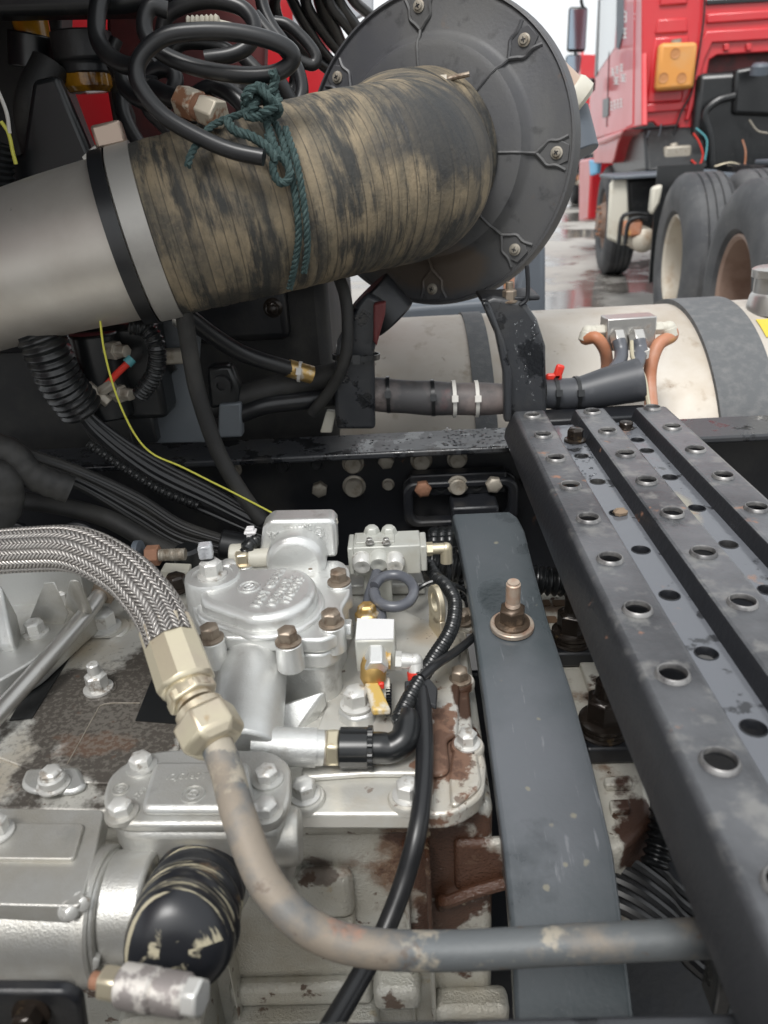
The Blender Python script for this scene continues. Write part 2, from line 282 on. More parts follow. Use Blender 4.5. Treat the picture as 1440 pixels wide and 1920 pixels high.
class MB:
    def __init__(s): s.v = []; s.f = []; s.uv = {}; s.mi = {}; s.cur = 0
    def add(s, vs, fs, uvs=None):
        o = len(s.v); s.v += [V(q) for q in vs]
        for k, f in enumerate(fs):
            if s.cur: s.mi[len(s.f)] = s.cur
            if uvs: s.uv[len(s.f)] = uvs[k]
            s.f.append([i+o for i in f])
        return s
    def box(s, c, d, rot=None):
        x, y, z = d[0]/2, d[1]/2, d[2]/2; c = V(c)
        q = [V((i*x, j*y, k*z)) for k in (-1, 1) for j in (-1, 1) for i in (-1, 1)]
        if rot is not None: q = [rot @ p for p in q]
        return s.add([c+p for p in q], [(0, 2, 3, 1), (4, 5, 7, 6), (0, 1, 5, 4), (2, 6, 7, 3), (0, 4, 6, 2), (1, 3, 7, 5)])
    def loft(s, rings, cap0=True, cap1=True, closed=False, uvs=True):
        n = len(rings[0]); vs = [p for r in rings for p in r]; fs = []; uv = []
        L = 0; m = len(rings)
        ln = [0]
        for a, b in zip(rings, rings[1:]): ln.append(ln[-1]+(sum(a, V())/n-sum(b, V())/n).length)
        for i in range(m if closed else m-1):
            j = (i+1) % m
            for k in range(n):
                k2 = (k+1) % n
                fs.append((i*n+k, i*n+k2, j*n+k2, j*n+k))
                l1 = ln[j] if j else ln[i]+.01
                uv.append(((k/n, ln[i]), ((k+1)/n, ln[i]), ((k+1)/n, l1), (k/n, l1)))
        if not closed:
            if cap0: fs.append(tuple(range(n-1, -1, -1))); uv.append([(0, 0)]*n)
            if cap1: fs.append(tuple((m-1)*n+k for k in range(n))); uv.append([(0, 0)]*n)
        return s.add(vs, fs, uv)
    def cyl(s, p0, p1, r0, r1=None, n=20, hint=None, phase=0):
        r1 = r0 if r1 is None else r1; p0, p1 = V(p0), V(p1)
        x, y, a = frame(p1-p0, hint)
        ring = lambda p, r: [p+x*(r*math.cos(2*math.pi*k/n+phase))+y*(r*math.sin(2*math.pi*k/n+phase)) for k in range(n)]
        return s.loft([ring(p0, r0), ring(p1, r1)])
    def lathe(s, o, axis, prof, n=32, cap0=True, cap1=True, hint=None, wob=None):
        """prof: (distance along axis, radius)"""
        x, y, a = frame(axis, hint); o = V(o)
        rings = []
        for d, r in prof:
            rings.append([o+a*d+(x*math.cos(2*math.pi*k/n)+y*math.sin(2*math.pi*k/n))*(r*(wob(k/n, d) if wob else 1)) for k in range(n)])
        return s.loft(rings, cap0, cap1)
    def tube(s, pts, r, n=12, seg=8, rf=None, step=None, closed=False, cap=True, raw=False, away=None):
        P = [V(p) for p in pts] if raw else catmull(pts, seg, closed)
        if step: P = resample(P, step)
        m = len(P); rings = []
        tang = []
        for i in range(m):
            a = P[i-1] if (i or closed) else P[0]; b = P[(i+1) % m] if (i < m-1 or closed) else P[-1]
            tang.append((b-a).normalized())
        x, y, _ = frame(tang[0]); d = 0
        N = V(away) if away is not None else x
        for i in range(m):
            t = tang[i]; N = (N-t*N.dot(t)).normalized(); B = t.cross(N)
            if i: d += (P[i]-P[i-1]).length
            u = i/max(m-1, 1)
            if isinstance(r, (list, tuple)):
                q = u*(len(r)-1); k = min(int(q), len(r)-2); rr = r[k]+(r[k+1]-r[k])*(q-k)
            else: rr = r
            if rf: rr *= rf(d, u)
            rings.append([P[i]+N*(rr*math.cos(2*math.pi*k/n))+B*(rr*math.sin(2*math.pi*k/n)) for k in range(n)])
        return s.loft(rings, cap, cap, closed)
    def prism(s, poly, d):
        """closed outline (3D points, planar) pushed along vector d"""
        n = len(poly); d = V(d); q = [V(p) for p in poly]
        nrm = V()
        for i in range(n): nrm += q[i].cross(q[(i+1) % n])
        if nrm.dot(d) < 0: q.reverse()
        return s.add(q+[p+d for p in q], [tuple(range(n-1, -1, -1)), tuple(range(n, 2*n))]+[(i, (i+1) % n, n+(i+1) % n, n+i) for i in range(n)])
    def ringprism(s, outer, inner, d):
        n = len(outer); d = V(d); o = [V(p) for p in outer]; i_ = [V(p) for p in inner]
        vs = o+i_+[p+d for p in o]+[p+d for p in i_]; fs = []
        for k in range(n):
            j = (k+1) % n
            fs += [(k, j, n+j, n+k), (2*n+k, 3*n+k, 3*n+j, 2*n+j), (k, 2*n+k, 2*n+j, j), (n+k, n+j, 3*n+j, 3*n+k)]
        return s.add(vs, fs)
    def sphere(s, c, r, n=16, sc_=(1, 1, 1), jit=0):
        c = V(c); vs = []; fs = []
        m = n//2
        for i in range(m+1):
            th = math.pi*i/m
            for k in range(n):
                ph = 2*math.pi*k/n; q = 1+random.uniform(-jit, jit)
                vs.append(c+V((r*q*math.sin(th)*math.cos(ph)*sc_[0], r*q*math.sin(th)*math.sin(ph)*sc_[1], r*q*math.cos(th)*sc_[2])))
        for i in range(m):
            for k in range(n):
                a, b = i*n+k, i*n+(k+1) % n
                fs.append((a, a+n, b+n, b))
        return s.add(vs, fs)
    def mesh(s, name, mats, ang=35):
        me = bpy.data.meshes.new(name); me.from_pydata([tuple(p) for p in s.v], [], s.f)
        for m in (mats if isinstance(mats, (list, tuple)) else [mats]): me.materials.append(m)
        if s.uv:
            ul = me.uv_layers.new(name='UVMap')
            for p in me.polygons:
                u = s.uv.get(p.index)
                if u:
                    for li, q in zip(p.loop_indices, u): ul.data[li].uv = q
        for i, k in s.mi.items(): me.polygons[i].material_index = k
        bm = bmesh.new(); bm.from_mesh(me); bmesh.ops.remove_doubles(bm, verts=bm.verts, dist=1e-6); bmesh.ops.recalc_face_normals(bm, faces=bm.faces); bm.to_mesh(me); bm.free()
        me.polygons.foreach_set('use_smooth', [True]*len(me.polygons))
        me.set_sharp_from_angle(angle=R(ang))
        return me

def wloc(o):
    p = V((0, 0, 0))
    while o: p += o.location; o = o.parent
    return p
def build(name, mb, m, parent=None, bevel=0, bseg=2, ang=35, local=False, origin=None):
    if local: c = V()
    else:
        lo = V([min(p[i] for p in mb.v) for i in range(3)]); hi = V([max(p[i] for p in mb.v) for i in range(3)])
        c = V(origin) if origin is not None else V(((lo.x+hi.x)/2, (lo.y+hi.y)/2, lo.z))
    mb.v = [p-c for p in mb.v]
    o = bpy.data.objects.new(name, mb.mesh(name, m, ang)); C.objects.link(o)
    o.location = c
    if parent: o.parent = parent; o.location = c if local else c-wloc(parent)
    if bevel:
        bv = o.modifiers.new('edge', 'BEVEL'); bv.width = bevel; bv.segments = bseg; bv.limit_method = 'ANGLE'; bv.angle_limit = R(38); bv.harden_normals = False; bv.use_clamp_overlap = True
    return o
def tag(o, label, cat, group=None):
    o['label'] = label; o['category'] = cat
    if group: o['group'] = group
    return o
def thing(name, loc, label, cat, group=None):
    o = bpy.data.objects.new(name, None); C.objects.link(o); o.location = loc; o.empty_display_size = .05
    return tag(o, label, cat, group)
def struct(o): o['kind'] = 'structure'; return o

def rrect(cx, cy, w_, h_, r, n=5):
    out = []
    for sx, sy, a0 in ((1, 1, 0), (-1, 1, 90), (-1, -1, 180), (1, -1, 270)):
        for k in range(n+1):
            a = R(a0+90*k/n); out.append((cx+sx*(w_/2-r)+r*math.cos(a), cy+sy*(h_/2-r)+r*math.sin(a)))
    return out
def rpoly(pts, r, n=4):
    """round the corners of a planar outline of 3D points"""
    out = []; m = len(pts); P = [V(p) for p in pts]
    for i in range(m):
        a, b, c = P[i-1], P[i], P[(i+1) % m]
        rr = min(r, (a-b).length*.45, (c-b).length*.45)
        p = b+(a-b).normalized()*rr; q = b+(c-b).normalized()*rr
        for k in range(n+1):
            t = k/n; out.append(p*(1-t)**2+b*2*t*(1-t)+q*t*t)
    return out

# shared bolt meshes: unit = across corners 1, axis +z, foot at 0
def _hex(h=.62, flange=True, dome=.06, stud=0):
    b = MB()
    if flange: b.lathe((0, 0, 0), (0, 0, 1), [(0, .66), (.10, .66), (.16, .50)], 24)
    z0 = .14 if flange else 0
    b.lathe((0, 0, z0), (0, 0, 1), [(0, .5), (h-.09, .5), (h, .42), (h+dome, .30)], 6)
    if stud: b.lathe((0, 0, z0+h), (0, 0, 1), [(0, .28), (stud, .28), (stud+.06, .22)], 16)
    return b
BOLTS = {}
def bolt(parent, p, d, m, axis=(0, 0, 1), kind='flange', rot=None, name='bolt'):
    key = (kind, m.name)
    if key not in BOLTS:
        b = {'flange': lambda: _hex(), 'plain': lambda: _hex(flange=False, h=.5), 'stud': lambda: _hex(stud=.38), 'tall': lambda: _hex(h=.7, stud=.5),
             'round': lambda: MB().lathe((0, 0, 0), (0, 0, 1), [(0, .62), (.08, .62), (.12, .5), (.42, .5), (.5, .44), (.5, .2), (.46, 0.02)], 24)}[kind]()
        BOLTS[key] = b.mesh('bolt', m)
    o = bpy.data.objects.new(name, BOLTS[key]); C.objects.link(o)
    o.location = V(p)-wloc(parent); o.parent = parent
    q = V(axis).normalized().to_track_quat('Z', 'Y')
    o.rotation_euler = (q.to_matrix() @ M.Rotation(random.uniform(0, 1.05) if rot is None else rot, 3, 'Z')).to_euler()
    o.scale = (d, d, d); return o

def text(name, s, m, parent, origin, xdir, ydir, size, depth=.0008, align='LEFT'):
    cu = bpy.data.curves.new(name, 'FONT'); cu.body = s; cu.size = size; cu.extrude = depth; cu.align_x = align; cu.resolution_u = 2
    t = bpy.data.objects.new('tmp', cu); C.objects.link(t)
    dg = bpy.context.evaluated_depsgraph_get(); me = bpy.data.meshes.new_from_object(t.evaluated_get(dg))
    bpy.data.objects.remove(t); me.materials.clear(); me.materials.append(m)
    o = bpy.data.objects.new(name, me); C.objects.link(o); o.parent = parent; o.location = V(origin)-wloc(parent)
    x = V(xdir).normalized(); y = V(ydir); y = (y-x*y.dot(x)).normalized(); z = x.cross(y)
    o.rotation_euler = M((x, y, z)).transposed().to_euler(); return o
def emblem(parent, c, x, y, r, m, h=.0012):
    x = V(x).normalized(); y = V(y); y = (y-x*y.dot(x)).normalized(); z = x.cross(y); c = V(c)
    mb = MB(); n = 28
    ring = lambda q: [c+(x*math.cos(2*math.pi*k/n)+y*math.sin(2*math.pi*k/n))*q for k in range(n)]
    mb.ringprism(ring(r), ring(r*.84), z*h)
    for s in (1, -1):                                   # two facing hooks in the ring
        pts = [c+(x*math.cos(R(a))+y*math.sin(R(a)))*s*r*.46 for a in range(-40, 170, 20)]+[c-(x*.05)*s*r]
        mb.tube(pts, r*.11, 6, 2)
    return build('emblem', mb, m, parent)
def conduit_rf(pitch, amp): return lambda d, u: 1+amp*math.sin(2*math.pi*d/pitch)
def hose(name, pts, r, m, label=None, cat='hose', group=None, parent=None, n=12, seg=8, **k):
    o = build(name, MB().tube(pts, r, n, seg, **k), m, parent)
    if label: tag(o, label, cat, group)
    return o
def zip_tie(parent, c, axis, r, m, w_=.005, name='zip_tie'):
    a = V(axis).normalized(); x, y, _ = frame(a)
    mb = MB(); n = 24
    mb.lathe(V(c)-a*w_/2, a, [(0, r), (0, r+.0016), (w_, r+.0016), (w_, r)], n, False, False)
    d = (CAM-V(c)); d = (d-a*d.dot(a)).normalized(); u = a.cross(d)
    rot = M((a, u, d)).transposed()
    mb.box(V(c)+d*(r+.003), (w_*1.7, .009, .006), rot)
    return build(name, mb, m, parent)

# ------------------------------------------------------------------ ground
RT = .93
g = MB(); S = 600
g.add([(-S, -S, 0), (S, -S, 0), (S, S, 0), (-S, S, 0)], [(0, 1, 2, 3)])
struct(build('ground', g, m_ground, origin=(0, 0, 0)))

# ------------------------------------------------------------------ chassis rails
FY0, FY1 = .985, 1.068
rail = thing('frame_rail', (0, FY1, RT-.28), 'black chassis rail with wet top flange and rows of bolts behind the gearbox', 'chassis rail')
b = MB(); b.box((.5, (FY0+FY1)/2, RT-.005), (7, FY1-FY0, .010)); build('top_flange', b, m_railtop, rail, .003)
b = MB(); b.box((.5, FY1-.004, RT-.145), (7, .008, .268)); build('web', b, m_dark, rail)
b = MB(); b.box((.5, (FY0+FY1)/2, RT-.284), (7, FY1-FY0, .008)); build('bottom_flange', b, m_dark, rail)
WY = FY1-.0085
for px, py, kd, d, m in [(600, 915, 'plain', .024, m_boltpale), (662, 868, 'round', .026, m_boltpale), (664, 911, 'round', .028, m_boltpale), (724, 862, 'plain', .024, m_boltpale), (728, 908, 'round', .015, m_boltpale),
                         (790, 862, 'round', .026, m_boltpale), (857, 860, 'round', .024, m_boltpale), (594, 868, 'round', .016, m_dark), (990, 900, 'plain', .024, m_dark), (530, 872, 'round', .018, m_dark), (438, 880, 'round', .02, m_boltpale)]:
    bolt(rail, W(px, py, y=WY), d, m, (0, -1, 0), kd)

NY = W(720, 1908, z=RT).y
rail2 = thing('frame_rail', (0, NY-.05, RT-.28), 'near chassis rail edge below the shift linkage', 'chassis rail')
b = MB(); b.box((.5, NY-.042, RT-.005), (7, .083, .010)); build('top_flange', b, m_railtop, rail2, .003)
b = MB(); b.box((.5, NY-.080, RT-.145), (7, .008, .268)); build('web', b, m_dark, rail2)

# spring bracket bolted to the far web
br = thing('spring_bracket', W(860, 985, y=1.05), 'black cast bracket with rounded frame and three bolts on the chassis rail', 'bracket')
ow = rrect(0, 0, .165, .072, .018); iw = rrect(0, 0, .137, .050, .012)
cen = W(862, 934, y=1.035)
xr = V((1, 0, 0)); zr = V((0, 0, 1))
b = MB(); b.ringprism([cen+xr*a+zr*c for a, c in ow], [cen+xr*a+zr*c for a, c in iw], (0, -.022, 0)); build('rim', b, m_dark, br, .004)
b = MB(); b.prism([cen+xr*a+zr*c+V((0, .006, 0)) for a, c in rrect(0, 0, .165, .072, .018)], (0, .012, 0)); build('back_plate', b, m_dark, br, .002)
a, c = W(768, 893, y=1.018), W(950, 926, y=1.018); b = MB(); b.box(((a.x+c.x)/2, 1.032, (a.z+c.z)/2), (c.x-a.x, .024, a.z-c.z)); build('bolt_pad', b, m_dark, br, .003)
b = MB(); p = W(888, 950, y=1.00); b.box(p+V((0, 0, -.004)), (.066, .05, .030)); build('pad', b, m_dark, br, .004)
for px, py, m, kd in ((793, 914, m_boltrust, 'plain'), (858, 909, m_boltpale, 'round'), (925, 906, m_boltpale, 'plain')):
    bolt(br, W(px, py, y=1.016), .024, m, (0, -1, 0), kd)
for px, py in ((826, 912), (893, 908)):
    b = MB(); q = W(px, py, y=1.018); b.lathe(q, (0, -1, 0), [(0, .010), (.002, .010), (.002, .007), (-.001, .006)], 20); build('hole_bush', b, m_plastic, br)

# ------------------------------------------------------------------ cross member over the gearbox
cm = thing('cross_member', W(960, 1300, z=.80), 'slate grey painted cross member strip with a washered stud bridging the gearbox', 'cross member')
tab = [(965, 848, 958, .905), (975, 850, 972, .903), (1000, 857, 985, .897), (1080, 872, 1005, .880), (1165, 886, 1028, .866), (1300, 905, 1073, .852), (1450, 925, 1115, .838), (1600, 944, 1150, .822), (1720, 955, 1166, .808), (1920, 965, 1190, .786), (2080, 972, 1208, .77)]
rings = []
for yy, l, r_, z in tab:
    a, c = W(l, yy, z=z), W(r_, yy, z=z); c.y = a.y = (a.y+c.y)/2
    rings.append([a, a.lerp(c, .03)+V((0, 0, .0025)), a.lerp(c, .97)+V((0, 0, .0025)), c, c-V((0, 0, .016)), a-V((0, 0, .016))])
b = MB(); b.loft(rings); build('strip', b, m_cross, cm, .0025)
a, c = rings[0][0], rings[0][3]
b = MB(); b.prism([a+V((0, .001, .001)), c+V((0, .001, .001)), c+V((0, .05, -.05)), a+V((0, .05, -.05))], (0, -.004, -.014)); build('end_tab', b, m_cross, cm, .002)
sp = W(960, 1172, z=.8695); nz = V((0, -.1, 1)).normalized()
wr = mm(41, sp)
b = MB(); b.lathe(sp-nz*.002, nz, [(0, wr), (.0038, wr), (.0046, wr*.96), (.0046, 0.003)], 36); build('washer', b, mat('pale washer', (.47, .40, .33), .4, .5, [dict(col=(.30, .16, .10), s=40, lo=.5, hi=.7)]), cm)
bolt(cm, sp+nz*.0024, mm(50, sp), mat('dark brown nut', (.085, .06, .042), .4, .5, [dict(col=(.28, .20, .14), s=70, lo=.55, hi=.7)]), nz, 'flange', .3, 'nut')
b = MB(); sr = mm(13.5, sp)
b.tube([sp+nz*t for t in (.005, .015, .02, .030, .040, .052)], sr, 18, 14, rf=lambda d, u: 1+(.035*math.sin(d*6283/1.6) if d < .024 else 0)-(.18 if u > .97 else 0)); build('stud', b, mat('stud', (.50, .40, .32), .5, .45, [dict(col=(.40, .19, .10), s=50, lo=.5, hi=.7, a=.8)]), cm)

# ------------------------------------------------------------------ walkway deck with flanged holes
DZ = .982
rows1 = [(1000, 780), (1018, 818), (1042, 861), (1070, 914), (1103, 977), (1145, 1052), (1198, 1148), (1264, 1269), (1350, 1430)]
q1 = [W(a, c, z=DZ) for a, c in rows1]
X1 = sum(p.x for p in q1)/len(q1); PIT = (q1[0].y-q1[-1].y)/8; Y0 = q1[0].y
q2 = [W(a, c, z=DZ) for a, c in [(1110, 773), (1140, 808), (1173, 853), (1214, 904), (1322, 1041), (1393, 1135)]]; X2 = sum(p.x for p in q2)/len(q2)
q3 = [W(a, c, z=DZ) for a, c in [(1222, 766), (1262, 802), (1306, 845), (1357, 896), (1422, 957)]]; X3 = sum(p.x for p in q3)/len(q3)
Y02, Y03 = W(1110, 773, z=DZ).y, W(1222, 766, z=DZ).y
HW = .0165; VD = .015; SL = .008
deck = thing('walkway_plate', (X2, .6, DZ-.03), 'ribbed black steel walkway plate with rows of flanged round holes spanning the rails', 'walkway')
YE = Y0+.022; YN = .10
def holed(mb, xc, w_, z, ys, hr, y_far, y_near):
    """flat strip pierced by real round holes"""
    n = 24; ys = sorted([y for y in ys if y_near+.02 < y < y_far-.012], reverse=True)
    edges = [y_far]+[(a+c)/2 for a, c in zip(ys, ys[1:])]+[y_near]
    for y, yt, yb in zip(ys, edges, edges[1:]):
        circ, sq = [], []
        for k in range(n):
            a = 2*math.pi*(k+.5)/n; cx, cy = math.cos(a), math.sin(a)
            circ.append(V((xc+hr*cx, y+hr*cy, z)))
            hy = (yt-y) if cy > 0 else (y-yb)
            s = min(w_/2/abs(cx) if abs(cx) > 1e-6 else 1e9, hy/abs(cy) if abs(cy) > 1e-6 else 1e9)
            sq.append(V((xc+s*cx, y+s*cy, z)))
        cor = [V((xc+w_/2, yt, z)), V((xc-w_/2, yt, z)), V((xc-w_/2, yb, z)), V((xc+w_/2, yb, z))]
        vs = circ+sq+[c-V((0, 0, .003)) for c in circ]+cor
        fs = [(k, n+k, n+(k+1) % n, (k+1) % n) for k in range(n)]+[(k, (k+1) % n, 2*n+(k+1) % n, 2*n+k) for k in range(n)]
        side = [abs(abs(p.x-xc)-w_/2) < 1e-7 for p in sq]
        for k in range(n):
            k2 = (k+1) % n
            if side[k] != side[k2]:
                s_ = sq[k] if side[k] else sq[k2]; t_ = sq[k2] if side[k] else sq[k]
                ci = min(range(4), key=lambda i: abs(cor[i].x-s_.x)+abs(cor[i].y-t_.y))
                fs.append((n+k, 3*n+ci, n+k2))
        mb.add(vs, fs)
hole_rows = [(X1, Y0), (X2, Y02), (X3, Y03)]
coll = MB().lathe((0, 0, 0), (0, 0, 1), [(-.0010, .0091), (.0022, .0088), (.0030, .0092), (.0031, .0097), (.0025, .0104), (.0002, .0113), (-.0010, .0106)], 28, False, False).mesh('hole_collar', m_collar)
coll_d = MB().lathe((0, 0, 0), (0, 0, 1), [(-.006, .0068), (-.0004, .0070), (.0006, .0076), (.0003, .0084), (-.001, .0086), (-.006, .0076)], 24, False, False).mesh('hole_collar', m_dark)
for i, (xc, y0) in enumerate(hole_rows):
    b = MB(); ys = [y0-PIT*k for k in range(12)]
    holed(b, xc, HW*2, DZ, ys, .0098, YE-.004*i, YN)
    # rolled shoulders and flanks of the rib, down to the valley sheet
    for s in (-1, 1):
        out = (i == 0 and s < 0) or (i == 2 and s > 0)
        prof = [(HW, 0), (HW+.0022, -.0008), (HW+.0040, -.0034), (HW+SL, -VD-.001)]
        if out: prof = [(HW, 0), (HW+.003, -.001), (HW+.0055, -.004), (HW+.015, -.024), (HW+.0165, -.034)]
        for (a, za), (c, zc) in zip(prof, prof[1:]):
            b.add([(xc+s*a, YE-.004*i, DZ+za), (xc+s*c, YE-.004*i, DZ+zc), (xc+s*c, YN, DZ+zc), (xc+s*a, YN, DZ+za)], [(0, 1, 2, 3)])
    rib = build('rib', b, m_deck, deck)
    for y in ys:
        if YN+.02 < y < YE-.012:
            o = bpy.data.objects.new('hole_collar', coll); C.objects.link(o); o.parent = rib; o.location = V((xc, y, DZ))-wloc(rib)
for i, xa, xb, hs_ in ((0, X1, X2, [(1094, 855), (1126, 903), (1164, 962), (1208, 1031), (1264, 1116), (1333, 1225), (1420, 1365)]), (1, X2, X3, [(1195, 825), (1215, 845), (1256, 895), (1305, 953), (1367, 1021), (1435, 1107)])):
    wv = xb-xa-2*(HW+SL)+.004; xc = (xa+xb)/2
    ys = [W(a, c, z=DZ-VD).y for a, c in hs_]; ys += [ys[-1]-PIT*(k+1) for k in range(4)]
    b = MB(); holed(b, xc, wv, DZ-VD, ys, .0078, YE-.02, YN); v_ = build('valley', b, m_valley, deck)
    for y in ys:
        if YN+.02 < y < YE-.035:
            o = bpy.data.objects.new('hole_collar', coll_d); C.objects.link(o); o.parent = v_; o.location = V((xc, y, DZ-VD))-wloc(v_)
bolt(deck, W(1078, 826, z=DZ-VD+.001), .020, m_boltoil, kind='flange')
bolt(deck, W(1173, 803, z=DZ-VD), .017, m_boltoil, kind='round')
b = MB(); b.box((X2, FY0+.03, DZ-.029), (X3-X1+.03, .05, .020)); build('support_bar', b, m_dark, deck, .003)
# stones and leaf lying on it
st = build('stone', MB().sphere(W(1163, 961, z=DZ-VD+.002), .0075, 10, (1, .8, .6), .18), mat('brown stone', (.22, .16, .11), .9)); tag(st, 'small brown stone lying in the wet groove of the walkway plate', 'stone')
a = W(1038, 993, z=.90); b = MB(); b.add([a, a+V((.010, .004, .001)), a+V((.020, .012, .0)), a+V((.008, .010, .002))], [(0, 1, 2, 3)]); b.prism([a, a+V((.010, .003, .001)), a+V((.021, .012, .001)), a+V((.009, .010, .001))], (0, 0, .0006))
tag(build('leaf', b, mat('yellow green leaf', (.45, .55, .04), .6)), 'tiny yellow green leaf caught in the dark gap beside the cross member', 'leaf')

# tray added as dark shade in the gaps under the driveline
b = MB(); b.box((.1, .6, .42), (3.2, .74, .012)); b.box((.1, .96, .50), (3.2, .012, .16)); tag(build('shadow_backing', b, m_dark, bevel=.003), 'added black tray in the shadow under the gearbox', 'backing')

# ------------------------------------------------------------------ gearbox
GZ = .845
gb = thing('gearbox', W(600, 1500, z=.55), 'silver cast truck gearbox with oil stained case and bolted top covers', 'gearbox')
# case
FYc = W(720, 1535, z=GZ-.02).y
xl, xr_ = -.75, W(930, 1500, z=GZ).x
b = MB(); b.box(((xl+xr_)/2, (FYc+.86)/2+.012, .66), (xr_-xl, .86-FYc, .325)); build('case', b, m_case, gb, .008, 3)
# rounded ledge under the cover flange and the ribs and pockets of the case wall
wy = FYc+.012
b = MB(); b.cyl((xl, wy+.004, GZ-.032), (W(805, 1560, y=wy).x, wy+.004, GZ-.032), .014, n=16); build('ledge', b, m_case, gb)
def wallbox(px0, py0, px1, py1, d, name, bev=.004, m=m_case):
    a, c = W(px0, py0, y=wy), W(px1, py1, y=wy)
    b = MB(); b.box(((a.x+c.x)/2, wy-d/2+.002, (a.z+c.z)/2), (abs(c.x-a.x), d+.004, abs(a.z-c.z))); return build(name, b, m, gb, bev, 3)
wallbox(795, 1575, 822, 1990, .020, 'rib', .006)
wallbox(762, 1575, 778, 1990, .007, 'rib', .004)
a = W(828, 1690, y=wy-.01); c = W(948, 1655, y=wy-.01)
b = MB(); b.tube([a+V((0, .012, -.02)), a+V((0, .006, -.006)), a+V((.006, 0, 0)), a.lerp(c, .5), c], .0055, 10, 6); build('rib', b, m_case, gb)
wallbox(850, 1572, 945, 1660, .006, 'pad', .008)
wallbox(548, 1622, 668, 1700, .014, 'boss', .012)
wallbox(560, 1702, 668, 1730, .020, 'boss', .005)
# lower flange ledge
wallbox(430, 1832, 700, 1862, .012, 'ledge', .006)
wallbox(440, 1868, 720, 1990, .030, 'lower_flange', .006)
wallbox(430, 1740, 462, 1885, .022, 'rib', .006)
wallbox(700, 1815, 790, 1850, .024, 'boss', .008)
wallbox(812, 1850, 950, 1884, .024, 'boss', .008)

# top cover plate
po = [(-260, 1512), (540, 1527), (850, 1527), (908, 1490), (912, 1420), (888, 1385), (880, 1300), (872, 1120), (640, 1075), (-260, 1085)]
P3 = rpoly([W(a, c, z=GZ) for a, c in po], .012)
b = MB(); b.prism([p-V((0, 0, .016)) for p in P3], (0, 0, .016)); build('top_plate', b, m_plate, gb, .004, 3)
# raised panel with a soft shoulder, as cast
po2 = [(690, 1460), (845, 1462), (838, 1395), (858, 1385), (866, 1200), (690, 1120), (560, 1470)]
P4 = rpoly([W(a, c, z=GZ) for a, c in po2], .012)
b = MB(); b.prism(P4, (0, 0, .006)); build('raised_panel', b, m_plate, gb, .005, 3)
b = MB(); b.prism(rpoly([W(a, c, z=GZ) for a, c in [(845, 1525), (905, 1480), (893, 1408), (850, 1405), (842, 1460)]], .01), (0, 0, .004)); build('corner_pad', b, m_plate, gb, .003)
# bare worn saddle plate with two black slabs painting the shade of its slots
sz = GZ+.003
b = MB(); b.prism(rpoly([W(a, c, z=GZ) for a, c in [(-40, 1410), (120, 1470), (330, 1480), (350, 1240), (300, 1195), (150, 1200), (-40, 1250)]], .01), (0, 0, .003)); sad = build('saddle_plate', b, m_plate, gb, .001)
b = MB(); b.prism([W(a, c, z=sz+.0002) for a, c in [(254, 1352), (332, 1358), (336, 1290), (290, 1262)]], (0, 0, .001)); build('slot_shade', b, m_plastic, sad)
b = MB(); b.prism([W(a, c, z=sz+.0002) for a, c in [(18, 1352), (60, 1348), (132, 1232), (78, 1246)]], (0, 0, .001)); build('slot_shade', b, m_plastic, sad)
b = MB(); b.tube([W(a, c, z=sz+.0003) for a, c in [(126, 1432), (150, 1390), (178, 1340), (196, 1320), (262, 1318)]], .0006, 5, 4); build('scribe_line', b, m_boltpale, sad)

# bolts of the top plate on their bosses
def boss_bolt(px, py, d, m, z=GZ, kd='flange', br_=1.0, bh=.004, ax=(0, 0, 1)):
    p = W(px, py, z=z+bh)
    b = MB(); b.lathe(p-V((0, 0, bh+.002)), (0, 0, 1), [(0, d*.85*br_), (bh, d*.85*br_), (bh+.002, d*.78*br_)], 24); build('bolt_boss', b, m_plate, gb)
    bolt(gb, p, d, m, ax, kd)
for px, py, d, m in [(572, 1492, .0185, m_boltsilver), (765, 1492, .0185, m_boltsilver), (876, 1395, .0165, m_boltsilver), (862, 1275, .0165, m_boltbrown)]:
    boss_bolt(px, py, d, m)
boss_bolt(185, 1292, .021, m_boltsilver, GZ+.003, 'tall', 1.0, .001)
boss_bolt(195, 1178, .028, m_boltsilver, GZ, 'flange', 1.15, .003)
boss_bolt(875, 1165, .017, m_boltbrown, GZ, 'flange')
# plug on an oval pad
b = MB(); b.prism(rpoly([W(a, c, z=GZ) for a, c in [(40, 1480), (52, 1450), (150, 1446), (165, 1482), (140, 1495), (60, 1495)]], .006), (0, 0, .006)); build('plug_pad', b, m_silver, gb, .003)
bolt(gb, W(101, 1472, z=GZ+.006), .021, m_boltsilver, kind='round', name='plug'); bolt(gb, W(101, 1468, z=GZ+.007), .018, m_boltsilver, kind='flange', name='plug')

